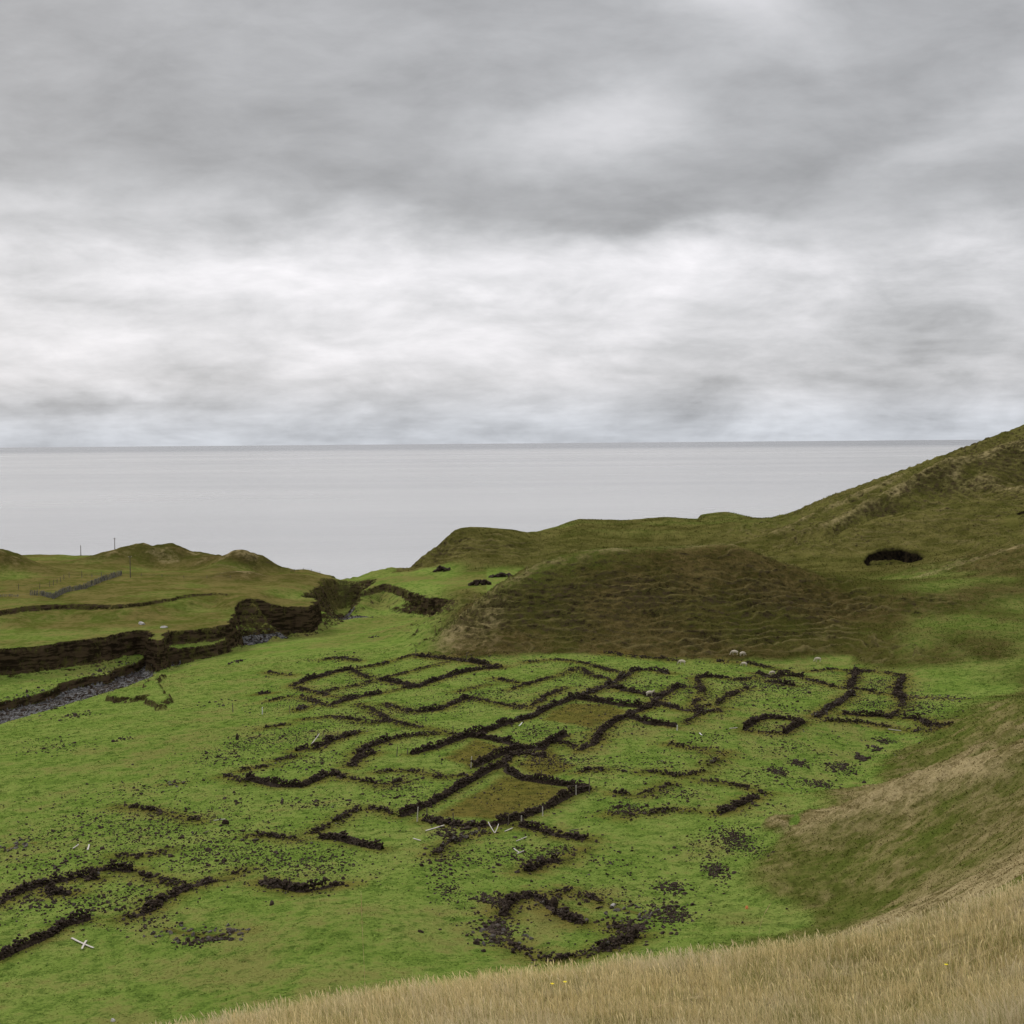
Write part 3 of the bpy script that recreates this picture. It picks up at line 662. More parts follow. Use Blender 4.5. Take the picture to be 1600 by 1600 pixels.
('S',[(5,1330),(25,1321),(57,1317)],'grey lichen-covered stones at the left edge'),
('R',[(185,1261),(212,1263),(237,1267),(275,1274),(310,1283)],'upper rim of the brownish rubble oval at left'),
('R',[(185,1338),(212,1340),(257,1330)],'lower rim of the brownish rubble oval at left'),
('S',[(257,1227),(290,1223)],'few stones in a row above the brownish rubble oval'),
('R',[(352,1213),(370,1217),(386,1222)],'stony start of the curved bowl-like wall'),
('R',[(375,1206),(398,1200),(420,1197)],'low dark row above the start of the curved bowl-like wall'),
('R',[(345,1376),(365,1368),(382,1360)],'thin brownish wall continuing from the slanting wall toward the smile shaped one'),
('S',[(257,1452),(290,1458),(320,1463),(345,1461),(388,1455)],'scattered grey boulders in a shallow row, nearest row at lower left'),
('K',[(786,1432),(790,1416),(805,1405),(836,1399)],'dark upper left arc of the front stone ring'),
('K',[(838,1402),(862,1420),(880,1432),(912,1444)],'chunky inner wall crossing the front stone ring'),
('R',[(864,1398),(890,1392),(912,1400),(937,1412)],'upper right arc of the front stone ring'),
('S',[(952,1415),(985,1425),(1022,1433)],'grey stones trailing right from the top of the front stone ring'),
('R',[(955,1445),(972,1458),(988,1466)],'broken right arc of the front stone ring'),
('K',[(942,1485),(965,1475),(995,1464)],'dark heaped lower right arc of the front stone ring'),
('R',[(795,1476),(825,1490),(850,1499),(882,1499),(920,1491),(940,1485)],'near bottom arc of the front stone ring, just above the dry grass'),
('S',[(752,1452),(775,1462),(800,1478)],'spilled grey stones at the left foot of the front stone ring'),
('R',[(1005,1207),(1025,1206),(1065,1214),(1100,1206)],'low wavy dark wall in the right middle pasture'),
('R',[(960,1240),(1000,1245),(1020,1236),(1048,1224)],'short dark wall with a bend, right of the big pen corner'),
('R',[(1095,1220),(1130,1224),(1155,1228),(1198,1241)],'dark wall pointing to lower right in the right pasture'),
('K',[(1125,1272),(1142,1265),(1160,1256),(1182,1246)],'dark slanting wall meeting the lower right pointing wall'),
('R',[(1015,1272),(1047,1265),(1087,1267)],'low brown wall across the right middle pasture'),
('R',[(955,1272),(975,1277),(995,1270)],'small dark rubble knot left of the low brown wall'),
('R',[(1122,1108),(1120,1112),(1100,1113)],'tiny black clump beside the small pen with the white post'),
('R',[(717,1081),(740,1075),(762,1070)],'faint thin wall joining two low pens right of the reddish heap'),
('R',[(800,1077),(832,1068),(862,1058)],'faint wall slanting up toward the thin dark cross wall'),
('R',[(470,1088),(500,1100),(522,1104)],'low stony line in front of the far left pens'),
('R',[(600,1100),(622,1108),(650,1114)],'low row of stones leading to the rising dark wall'),
('R',[(560,1100),(585,1112),(606,1127)],'low side wall between the chunky stretch and the long low wall'),
('R',[(605,1158),(640,1150),(690,1147)],'thin rubble line from the upper thick stub to the broad diagonal wall'),
('R',[(857,1164),(880,1160),(905,1172)],'low wall joining the bulky end heap to the jagged wall'),
('R',[(905,1043),(925,1056),(962,1064)],'right side wall of the pen under the mound'),
('R',[(1090,1062),(1098,1085),(1080,1105)],'low side wall in the pens right of the black upright wall'),
('R',[(1255,1060),(1290,1070),(1307,1075)],'stony line joining the far right heap to the right-hand pens'),
('R',[(1412,1096),(1405,1110),(1392,1120)],'lower right side wall of the right-hand pens'),
('R',[(640,1205),(690,1215),(745,1210)],'stony line from the round rubble patch to the tallest diagonal wall'),
('R',[(905,1207),(925,1203),(943,1204)],'short brown hump of stones above the right corner of the big pen'),
]
# clusters of loose stones: centre, half width, half height in the picture, how many, size
CLUST = [((1145,1312),34,20,330,.17),((1118,1360),20,15,170,.17),((1050,1388),28,13,80,.22),((1048,1430),34,15,170,.22),((1312,1200),24,10,90,.28),((1218,1207),18,8,110,.22),((1250,1193),16,6,60,.25),
 ((1278,1226),28,8,130,.2),((1380,1157),13,5,30,.3),((1345,1185),8,6,22,.45),((1370,1172),10,4,12,.45),((620,1225),32,14,130,.2),((700,1300),22,10,70,.25),((780,1455),26,20,190,.24),((985,1450),28,14,90,.26),
 ((130,1290),110,34,260,.2),((240,1300),80,34,330,.17),((330,1330),70,40,300,.19),((80,1350),90,22,140,.22),((60,1405),60,18,90,.24),((160,1410),70,22,160,.22),((420,1340),80,26,260,.18),((500,1350),60,26,220,.17),
 ((300,1280),110,28,150,.18),((500,1255),80,12,90,.22),((640,1240),60,22,130,.17),((690,1350),30,22,70,.2),((700,1390),22,14,60,.2),((770,1405),26,9,60,.26),((740,1345),60,20,60,.2),((820,1335),50,16,110,.19),
 ((880,1240),90,26,0,.2),((985,1265),34,12,160,.18),((1060,1240),40,14,80,.2),((450,1100),60,14,120,.2),((560,1070),60,14,220,.2),((640,1110),90,16,330,.17),((560,1125),70,14,240,.17),((760,1085),70,14,240,.17),
 ((900,1060),60,12,200,.18),((900,1100),60,12,70,.18),((1000,1070),40,10,120,.2),((930,1140),60,18,50,.17),((1080,1080),50,12,160,.2),((1170,1070),50,10,260,.22),((1240,1075),50,12,200,.2),((1150,1095),60,12,120,.18),
 ((1370,1068),36,11,220,.18),((1360,1100),36,12,180,.18),((1440,1108),50,14,220,.2),((1210,1135),34,9,60,.2),((470,1150),60,16,220,.17),((400,1160),60,16,160,.2),((350,1180),60,20,160,.2),((500,1190),60,16,120,.2),((620,1145),50,14,80,.17),
 ((840,1145),40,14,150,.19),((870,1190),60,12,220,.19),((960,1200),50,18,60,.19),((1100,1150),60,14,70,.18),((1250,1170),60,12,90,.18),((90,1168),60,8,90,.2),((60,1157),50,5,30,.2),((190,1155),12,3,10,.4),((120,1118),26,6,30,.35),
 ((340,1100),30,6,14,.35),((370,1035),10,3,6,.5),((585,995),8,2,4,.6),((750,820),1,1,0,.2),((870,1330),30,10,60,.2),((1230,1110),40,8,60,.2),((1040,1190),50,14,60,.2),((1180,1215),50,14,70,.2),((960,1350),60,26,50,.2),((960,1400),60,14,40,.2),
 ((1220,1340),12,14,26,.22),((1218,1360),16,12,60,.16),((230,1440),40,14,40,.22),((320,1470),40,8,40,.3),((150,1240),60,12,40,.18),((30,1255),40,10,8,.2),((1180,1330),26,20,50,.17),((1090,1330),30,20,40,.17),((250,1230),60,14,60,.2),((520,1030),50,10,100,.2)]

def hits(pts, dmin=75.0, dmax=520.0, n=420):
    pts = np.asarray(pts, float); r = rays(pts[:, 0], pts[:, 1])
    d = np.exp(np.linspace(math.log(dmin), math.log(dmax), n))
    P = r[:, None, :] * (d[None, :] / r[:, None, 1])[..., None]
    H = height(P[..., 0], P[..., 1]); below = P[..., 2] < H
    i = np.argmax(below, 1); ok = below.any(1) & (i > 0); i = np.maximum(i, 1); k = np.arange(len(pts))
    fa = P[k, i - 1, 2] - H[k, i - 1]; fb = P[k, i, 2] - H[k, i]; t = (fa / (fa - fb + 1e-9))[:, None]
    R = P[k, i - 1] * (1 - t) + P[k, i] * t
    R[~ok] = at_z(pts[~ok, 0], pts[~ok, 1], -36.0)
    return R
for _l, _w, _h in (([(1255,843),(1300,820),(1400,777),(1480,742),(1560,712),(1640,690)], 4.5, 3.8), ([(1320,812),(1400,792),(1500,768),(1640,735)], 7.0, -3.0), ([(1215,838),(1260,815),(1330,782),(1400,752)], 4.5, 2.0), ([(1480,748),(1540,760),(1640,765)], 5.0, 2.8), ([(1285,838),(1330,818),(1400,796)], 3.5, -2.0), ([(1440,900),(1500,878),(1560,862),(1640,845)], 5.0, 1.3)):
    FAR_RIBS.append((hits(_l)[:, :2], _w, _h))
_all = hits([p for w in WALLS for p in w[1]])
_k = 0; WALLW = []
for st, pl, lb in WALLS:
    WALLW.append(_all[_k:_k + len(pl)]); _k += len(pl)
    WALL_LINES.append((WALLW[-1], {'T': 1.5, 'K': 2.0, 'R': 2.0, 'S': 1.8}[st], {'T': 0.75, 'K': 0.9, 'R': 0.75, 'S': 0.3}[st]))
CREST = [tuple(at_d(x, 800, d)[:2]) for x, d in [(700,273),(760,272),(820,273),(890,277),(945,281),(1000,284),(1050,287),(1110,289),(1160,290),(1205,291),(1270,296),(1325,305)]]
def radial():
    segs = [(2.0, 12, 60), (12, 45, 330), (45, 85, 110), (85, 300, 1150), (300, 470, 560), (470, 640, 90), (640, 900, 12)]
    out = []
    for a, b_, n in segs:
        n = max(4, int(n * QUAL)); out.append(np.exp(np.linspace(math.log(a), math.log(b_), n, endpoint=False)))
    return np.concatenate(out + [[900.0]])
def cover(Xf, Yf, mk):
    """what grows where: one value per point for each kind of cover and painted shade"""
    N = len(Xf); sl = mk['slope'].ravel(); rr = np.hypot(Xf, Yf); zb = mk['base'].ravel()
    def scat(key):
        a = np.zeros(N); v = mk.get(key)
        if v is None: return a
        for ix, val in (v if isinstance(v, list) else [v]): a[ix] = np.maximum(a[ix], val)
        return a
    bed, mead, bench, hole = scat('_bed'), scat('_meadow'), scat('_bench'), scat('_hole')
    cd = mk['coast'].ravel()
    leftside = sst(0.3, 0.9, np.maximum(mead, bench))
    n20 = fbm(Xf, Yf, 24, 4, 0.5, 2.0); n8 = fbm(Xf, Yf, 8, 4, 0.55, 7.0)
    ax = (Xf / np.maximum(Yf, 1)) * F + 800
    right = sst(-20, -8, Xf) + (1 - sst(-20, -8, Xf)) * sst(405, 415, Yf) * (Xf > -34)
    high = sst(-35.2, -33.6, zb + 0.4 * n8) * right * (rr > 225)
    nr_ = 0.035 * (1 - sst(185, 210, rr)) * sst(90, 100, rr)
    hillraw = np.maximum(sst(0.085, 0.19, sl + 0.035 * n8 - nr_), high)
    hill = hillraw * right * sst(175, 225, rr + 10 * n20)
    gsad = np.exp(-(((ax - 1372) / 52) ** 2 + ((Yf - 312) / 15) ** 2))          # green saddle beside the mound
    hill = hill * (1 - 0.85 * gsad)
    rsl = sst(1375, 1450, ax + 30 * n8) * (1 - sst(325, 350, Yf + 8 * n20))
    hill = hill * (1 - rsl * (0.10 + 0.50 * sst(-0.2, 0.4, n20)))
    hill = hill * (1 - 0.35 * sst(440, 470, rr) * sst(-0.2, 0.3, n20) * (ax < 1250))
    olive = np.maximum(leftside * (0.35 + 0.60 * sst(-0.35, 0.2, n20)) + leftside * mead * 0.35, 0.25 * sst(300, 380, rr) * right)
    olive = olive + 0.45 * sst(240, 320, rr) * (ax < 760) * (1 - leftside) * sst(-0.3, 0.3, n20)
    dn = np.zeros(N)
    for (cx, cy), rx, ry, h in DUNES: dn = np.maximum(dn, np.exp(-((Xf - cx) / rx / 1.2) ** 2 - ((Yf - cy) / ry / 1.2) ** 2) * min(1, h / 2.5))
    hill = np.maximum(hill, np.clip(dn * 1.3, 0, 1) * leftside * 0.85)
    pocket = sum(np.exp(-((Xf - gpt(p, d)[0]) / w) ** 2 - ((Yf - d) / 6) ** 2) for p, d, w in ((222, 412, 7), (40, 470, 20), (400, 400, 6), (20, 372, 8), (120, 462, 9)))
    hill = hill * (1 - 0.75 * np.clip(pocket, 0, 1)); olive = olive * (1 - 0.6 * np.clip(pocket, 0, 1))
    nearhill = hillraw * right * (1 - sst(185, 225, rr + 12 * n20)) * sst(85, 110, rr + np.maximum(0, ax - 1150) * 0.15)
    straw = np.maximum(nearhill * (0.27 + 0.32 * n20), 0.55 * np.clip(dn, 0, 1) * leftside * sst(-0.2, 0.4, n8))
    flank_light = np.exp(-(((ax - 730) / 70) ** 2 + ((Yf - 262) / 16) ** 2)) * (hillraw > 0.3)     # mound's lit left side, painted in as paler straw
    straw = np.maximum(straw, 0.42 * flank_light)
    for L, wd, hh in RIBS:
        ridge = np.exp(-(dist_line(Xf, Yf + 0.5, L) / (wd * 0.85)) ** 2)
        straw = np.clip(straw + 0.62 * ridge * (hillraw > 0.15), 0, 1)
    straw = np.maximum(straw, (1 - sst(42, 62, rr + 6 * n8)))
    straw = np.maximum(straw, 0.8 * sst(60, 64, rr) * (1 - sst(88, 100, rr)) * sst(1250, 1350, ax))
    hill = np.maximum(hill, (0.22 + 0.2 * n8) * nearhill); olive = np.maximum(olive, (0.75 + 0.35 * n20) * nearhill)
    for L, wd, hh in FAR_RIBS:
        if hh > 0: straw = np.maximum(straw, 0.40 * np.exp(-(dist_line(Xf, Yf, L) / (wd * .8)) ** 2) * (hillraw > .2))
    pen = np.zeros(N)
    ix = np.where((rr > 90) & (rr < 270) & (sl < 0.25))[0]
    for P in PENS: pen[ix] = np.maximum(pen[ix], 0.95 * sst(-1.0, 1.0, sdf_poly(Xf[ix], Yf[ix], P) + n8[ix]))
    for L, wd, amt in WALL_LINES:
        L = np.array(L)[:, :2]; lo, hi = L.min(0) - 3 * wd, L.max(0) + 3 * wd
        j = ix[(Xf[ix] > lo[0]) & (Xf[ix] < hi[0]) & (Yf[ix] > lo[1]) & (Yf[ix] < hi[1])]
        if len(j): pen[j] = np.maximum(pen[j], amt * np.exp(-(dist_line(Xf[j], Yf[j], L) / wd) ** 2))
    near_cut = np.where((Xf < 0) & (rr > 195), 1.0, 0.0) * (1 - hillraw * right)
    soil_shade = np.clip(np.maximum(near_cut, sst(0.02, 0.5, hole)), 0, 1)
    soil_shade = np.maximum(soil_shade, (cd < 3) * 0.6 * (cd > -60))
    soil_shade = np.maximum(soil_shade, 0.45 * hillraw * right * (rr > 225))  # small cast shadows on mound and hills, painted with the earth colour
    moss = hillraw * sst(325, 350, Yf) * right * (0.9 - 0.5 * sst(1150, 1350, ax) * sst(430, 400, rr) * 0)
    crest_light = np.exp(-(dist_line(Xf, Yf, CREST) / 4.5) ** 2) * (hillraw > 0.2)
    straw = np.maximum(straw, 0.40 * crest_light * (0.7 + 0.8 * n8)); hill = hill * (1 - 0.25 * crest_light)  # bright rim along the mound's top, highlight painted in as straw colour
    tread = mk['tread'].ravel() * (rr > 200) if 'tread' in mk else np.zeros(N)
    soil_shade = soil_shade * (1 - sst(0.005, 0.05, hole)) * (1 - 0.62 * (sst(366, 374, Yf) * sst(-40, -46, Xf)))
    A = dict(cave_shade=hole, tread=tread, moss=moss, hill=hill, straw=straw, bed=bed, pen=pen, olive=np.clip(olive, 0, 1), soil_shade=soil_shade)
    smooth = np.maximum(sst(0.085, 0.19, sl), sst(-35.2, -33.6, zb) * (rr > 225)) * right
    return A, dict(hill=smooth, left=leftside, mead=mead, ax=ax, r=rr)
def build_ground():
    R = radial()
    inner = np.linspace(-0.40, 0.40, int(1080 * QUAL)); side = np.linspace(0.40, 0.72, int(120 * QUAL))[1:]
    T = np.concatenate([-side[::-1], inner, side])
    TT, RR = np.meshgrid(T, R, indexing='ij')
    X, Y = RR * np.sin(TT), RR * np.cos(TT)
    mk = {}
    Z = height(X, Y, True, mk)
    nT, nR = X.shape; N = nT * nR
    Xf, Yf, Zf = X.ravel(), Y.ravel(), Z.ravel()
    A, B = cover(Xf, Yf, mk)
    V = np.stack([Xf, Yf, Zf], -1)
    # split the sheet into the parts of the landscape
    reg = np.zeros(N, int); hl = B['hill'] > 0.5; rr = B['r']
    reg[hl & (rr > 190) & (Yf < 335) & (B['ax'] < 1345)] = 1     # mound
    reg[hl & (Yf >= 335)] = 2                                    # headland
    reg[(hl & (B['ax'] >= 1345) & (Yf < 335)) | (hl & (rr <= 190)) | (rr < 84)] = 3   # hillside
    reg[A['bed'] > 0.5] = 4
    reg[(B['left'] > 0.5) | ((B['mead'] > 0.02) & (B['left'] > 0.2))] = 5
    I = np.arange(N).reshape(nT, nR)
    Q = np.stack([I[:-1, :-1], I[1:, :-1], I[1:, 1:], I[:-1, 1:]], -1).reshape(-1, 4)
    Q = Q[Zf[Q].max(1) > SEA - 5.9]
    rf = reg[Q[:, 0]]
    names = ['pasture', 'mound', 'headland', 'hillside', 'stream_bed', 'terrace']
    labs = ['short green turf of the valley floor', 'big rounded brown grassy mound in the middle', 'long grassy headland and hill climbing to the right', 'straw and green slopes on the near right', 'grey gravel bed of the stream', 'flat green terraces and low dunes left of the stream']
    for k, nm_ in enumerate(names):
        q = Q[rf == k]
        if not len(q): continue
        u, inv = np.unique(q.ravel(), return_inverse=True)
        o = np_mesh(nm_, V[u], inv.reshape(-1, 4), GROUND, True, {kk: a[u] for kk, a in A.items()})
        tag(o, labs[k], nm_.replace('_', ' '), None, 'structure')
build_ground()
def build_near_side():
    # the same hillside round and behind the camera, out of the photograph's view
    for R, T in ((np.geomspace(0.25, 104, 90), np.linspace(0.72, 2 * math.pi - 0.72, 140)), (np.linspace(0.25, 2.0, 8), np.linspace(-0.72, 0.72, 40))):
        TT, RR = np.meshgrid(T, R, indexing='ij'); X, Y = (RR * np.sin(TT)).ravel(), (RR * np.cos(TT)).ravel(); mk = {}
        Z = height(X, Y, True, mk); A, B = cover(X, Y, mk); A['straw'] = np.ones(len(X)); A['hill'] = A['hill'] * 0
        I = np.arange(len(X)).reshape(TT.shape); Q = np.stack([I[:-1, :-1], I[1:, :-1], I[1:, 1:], I[:-1, 1:]], -1).reshape(-1, 4)
        tag(np_mesh('hillside', np.stack([X, Y, Z], -1), Q, GROUND, True, A), 'dry grassy hillside around the viewpoint', 'hillside', None, 'structure')
build_near_side()

# ------------------------------------------------------------------ sea
def build_sea():
    m, nt, b = new_mat("sea_water")
    pos, geo = world_pos(nt)
    big = noise(nt, pos, 0.0011, 4, 0.6, 0.3, (0.35, 1.0, 1.0))
    mid = noise(nt, pos, 0.008, 4, 0.6, 0.2, (0.4, 1.0, 1.0))
    c = mix(nt, big.ss(0.35, 0.65), (0.360, 0.366, 0.368), (0.450, 0.455, 0.452))
    sp = nt.nodes.new('ShaderNodeSeparateXYZ'); nt.links.new(pos, sp.inputs[0])
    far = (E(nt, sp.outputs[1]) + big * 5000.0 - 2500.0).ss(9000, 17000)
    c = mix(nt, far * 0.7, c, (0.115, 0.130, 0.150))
    nt.links.new(c, b.inputs['Base Color'])
    b.inputs['IOR'].default_value = 1.33
    nt.links.new((big * 0.18 + mid * 0.12 + 0.10).s, b.inputs['Roughness'])
    h = noise(nt, pos, 0.10, 5, 0.62, 0.5, (0.45, 1.0, 1.0)) * 2.2 + noise(nt, pos, 0.55, 3, 0.6, 0.0, (0.5, 1.0, 1.0)) * 0.55
    bump(nt, b, h, 0.34, 1.0)
    xs = np.linspace(-1, 1, 81); xs = np.sign(xs) * np.abs(xs) ** 3 * 90000
    ys = np.concatenate([np.linspace(-500, 2000, 30), np.geomspace(2200, 90000, 40)])
    XX, YY = np.meshgrid(xs, ys, indexing='ij'); I = np.arange(XX.size).reshape(XX.shape)
    Q = np.stack([I[:-1, :-1], I[1:, :-1], I[1:, 1:], I[:-1, 1:]], -1).reshape(-1, 4)
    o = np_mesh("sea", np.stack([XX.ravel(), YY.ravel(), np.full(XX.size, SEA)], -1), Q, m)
    tag(o, 'calm pale grey sea reaching to the horizon', 'sea', None, 'structure')
build_sea()
# ------------------------------------------------------------------ stones
def ico(sub):
    import bmesh
    bm = bmesh.new(); bmesh.ops.create_icosphere(bm, subdivisions=sub, radius=1.0)
    V = np.array([v.co[:] for v in bm.verts]); T = np.array([[v.index for v in f.verts] for f in bm.faces]); bm.free()
    return V, T
IVH, ITH = ico(2)          # 42 vertices
IVL, ITL = ico(1)
IV, IT = IVH, ITH
rs = np.random.RandomState(11)
def rock_proto(k, base=None):
    V = (IV if base is None else base).copy(); g = np.random.RandomState(100 + k)
    for _ in range(7):   # knock flat facets off a ball
        n = g.randn(3); n /= np.linalg.norm(n); c = g.uniform(0.45, 0.8)
        d = V @ n; V = V - np.outer(np.maximum(d - c, 0), n)
    V = V * (1 + 0.09 * g.randn(len(V), 1)); V = V * np.array([1.0, g.uniform(0.65, 0.95), g.uniform(0.5, 0.8)])
    return V
ROCKS = [rock_proto(k) for k in range(14)]
ROCKSL = [rock_proto(k, IVL) for k in range(14)]
def rot_mats(n, tilt=0.5):
    a = rs.uniform(0, 2 * np.pi, n); b = rs.randn(n) * tilt; c = rs.randn(n) * tilt
    def R(ax, t):
        M = np.zeros((n, 3, 3)); i, j = [(1, 2), (0, 2), (0, 1)][ax]
        M[:, ax, ax] = 1; M[:, i, i] = np.cos(t); M[:, j, j] = np.cos(t); M[:, i, j] = -np.sin(t); M[:, j, i] = np.sin(t); return M
    return R(2, a) @ R(0, b) @ R(1, c)
def rock_batch(P, S, tone, low=False):
    """one mesh worth of stones: positions, sizes, tone"""
    n = len(P); pr = rs.randint(0, len(ROCKS), n); IT = ITL if low else ITH; IV = IVL if low else IVH
    base = np.stack(ROCKSL if low else ROCKS)[pr] * S[:, None, None]
    V = np.einsum('nij,nkj->nki', rot_mats(n), base) + P[:, None, :]
    T = IT[None] + (np.arange(n) * len(IV))[:, None, None]
    return V.reshape(-1, 3), T.reshape(-1, 3), np.repeat(tone, len(IV))
def lava_material():
    m, nt, b = new_mat("lava_stone")
    pos, geo = world_pos(nt); tone = attr(nt, 'tone')
    n = noise(nt, pos, 7, 4, 0.65); n2 = noise(nt, pos, 2.3, 3, 0.5)
    c = mix(nt, n.ss(0.35, 0.65), (0.014, 0.010, 0.007), (0.062, 0.044, 0.030))
    c = mix(nt, (tone + (n - 0.5) * 0.7).ss(0.74, 1.02), c, (0.120, 0.110, 0.095))
    c = mix(nt, (n2 + (tone - 0.5) * 0.3).ss(0.60, 0.72) * 0.5, c, (0.060, 0.040, 0.020))
    nt.links.new(c, b.inputs['Base Color']); b.inputs['Roughness'].default_value = 0.92; b.inputs['Specular IOR Level'].default_value = 0.15
    bump(nt, b, n, 0.8, 0.05)
    return m
LAVA = lava_material()
def resample(L, step):
    L = np.asarray(L); seg = np.linalg.norm(np.diff(L[:, :2], axis=0), axis=1); s = np.concatenate([[0], np.cumsum(seg)])
    n = max(2, int(s[-1] / step)); t = np.linspace(0, s[-1], n)
    return np.stack([np.interp(t, s, L[:, 0]), np.interp(t, s, L[:, 1])], -1), s[-1]
SPILL = []
def build_wall(style, L, label):
    P, ln = resample(L, 0.5); n = {'T': 42, 'K': 36, 'R': 34, 'S': 9}[style]
    N = max(8, int(n * max(ln, 1.5)))
    t = rs.uniform(0, len(P) - 1.001, N); i = t.astype(int); f = (t - i)[:, None]
    C = P[i] * (1 - f) + P[i + 1] * f
    D = P[i + 1] - P[i]; D /= np.linalg.norm(D, axis=1, keepdims=True) + 1e-9; Nn = np.stack([-D[:, 1], D[:, 0]], -1)
    lump = fbm(C[:, 0] + 3.7, C[:, 1], 3.5, 3, 0.55)            # height varies along the wall, with gaps
    lump2 = fbm(C[:, 0] - 9.1, C[:, 1], 1.1, 2, 0.5); lump = lump * 0.8 + lump2 * 0.5
    if style == 'T':
        H = 0.72 * (1 + 0.6 * lump); w = 0.25
        h = rs.uniform(0, 1, N); off = rs.uniform(-1, 1, N) * w * (1.15 - 0.45 * h); z = h * H
        S = rs.uniform(0.09, 0.21, N)
    elif style == 'K':
        H = np.clip(0.52 * (1 + 1.3 * lump), 0.08, 1.1); w = 0.50
        off = np.clip(rs.randn(N) * 0.5, -1.9, 1.9) * w; z = rs.uniform(0, 1, N) * H * np.exp(-(off / 0.75) ** 2)
        S = rs.uniform(0.08, 0.23, N); kp = rs.rand(N) < np.clip(0.85 + 1.5 * lump, 0.2, 1)
        C, Nn, off, z, S, N = C[kp], Nn[kp], off[kp], z[kp], S[kp], int(kp.sum())
    elif style == 'R':
        H = np.clip(0.28 * (1 + 1.6 * lump), 0.03, 0.7); w = 0.46
        off = rs.randn(N) * 0.6 * w; z = rs.uniform(0, 1, N) * H * np.exp(-(off / 0.7) ** 2)
        S = rs.uniform(0.07, 0.19, N); kp = rs.rand(N) < np.clip(0.58 + 1.9 * lump, 0.06, 1)
        C, Nn, off, z, S, N = C[kp], Nn[kp], off[kp], z[kp], S[kp], int(kp.sum())
    else:
        off = rs.randn(N) * 1.1; z = np.zeros(N); S = rs.uniform(0.09, 0.27, N)
    wv = np.clip(1 + 1.7 * fbm(C[:, 0] + 50, C[:, 1], 4.5, 3, 0.6), 0.45, 2.8) if style != 'S' else np.ones(N)
    off = np.clip(off * wv, -2.0, 2.0); z = z / np.maximum(wv, 0.8) ** 0.8
    XY = C + Nn * off[:, None]; g = height(XY[:, 0], XY[:, 1])
    Pz = np.concatenate([XY, (g + z + S * 0.15)[:, None]], 1)
    grey = {'T': 0.0, 'K': 0.05, 'R': 0.08, 'S': 0.42}[style] + (0.3 if ('grey' in label) else 0)
    tone = np.clip(rs.beta(1.6, 3.2, N) + grey, 0, 1)
    o0 = np.array([C[:, 0].mean(), C[:, 1].mean(), g.mean()])
    V, T, a = rock_batch(Pz - o0, S, tone)
    # the packed earth and small rubble the stones sit in, one low ridge from end to end
    hw, hh = {'T': (0.26, 0.4), 'K': (0.32, 0.16), 'R': (0.5, 0.10), 'S': (0.4, 0.05)}[style]
    Dp = np.gradient(P, axis=0); Dp /= np.linalg.norm(Dp, axis=1, keepdims=True) + 1e-9; Np = np.stack([-Dp[:, 1], Dp[:, 0]], -1)
    offs = np.array([-1.4, -0.6, 0.0, 0.6, 1.4]) * hw; prof = np.array([-0.5, 0.6, 1.0, 0.6, -0.5]) * hh
    R3 = P[:, None, :] + Np[:, None, :] * offs[None, :, None]
    pz_ = prof[None] * np.where(prof[None] > 0, np.clip(1 + fbm(R3[..., 0], R3[..., 1], 1.2, 2), .2, 1.6), 1)
    Rz = height(R3[..., 0], R3[..., 1]) + np.where(prof[None] > 0, pz_, -0.12)
    RV = np.concatenate([R3, Rz[..., None]], -1).reshape(-1, 3) - o0
    Ix = np.arange(len(P) * 5).reshape(-1, 5)
    RQ = np.stack([Ix[:-1, :-1], Ix[1:, :-1], Ix[1:, 1:], Ix[:-1, 1:]], -1).reshape(-1, 4)
    nv = len(V); V = np.concatenate([V, RV]); a = np.concatenate([a, np.full(len(RV), 0.3)]); T = [T, RQ + nv]
    at = dict(tone=a)
    if style in 'RS':      # a grown-over bank: its earth carries turf
        for q_, v_ in (('pen', 0.75), ('hill', 0.0), ('straw', 0.0), ('bed', 0.0), ('olive', 0.25), ('soil_shade', 0.0), ('moss', 0.0), ('tread', 0.0), ('cave_shade', 0.0)): at[q_] = np.full(len(V), v_)
    o = np_mesh('stone_wall', V, T, [LAVA, GROUND], False, at, loc=tuple(o0))
    if style in 'RS':
        mi = np.zeros(len(T[0]) + len(T[1]), np.int32); mi[len(T[0]):] = 1; o.data.polygons.foreach_set('material_index', mi)
    tag(o, label, 'stone wall', 'ruined lava stone walls of the pens', 'thing')
    SPILL.append((L, ln, style))
for (st, pl, lb), L in zip(WALLS, WALLW): build_wall(st, L, lb)

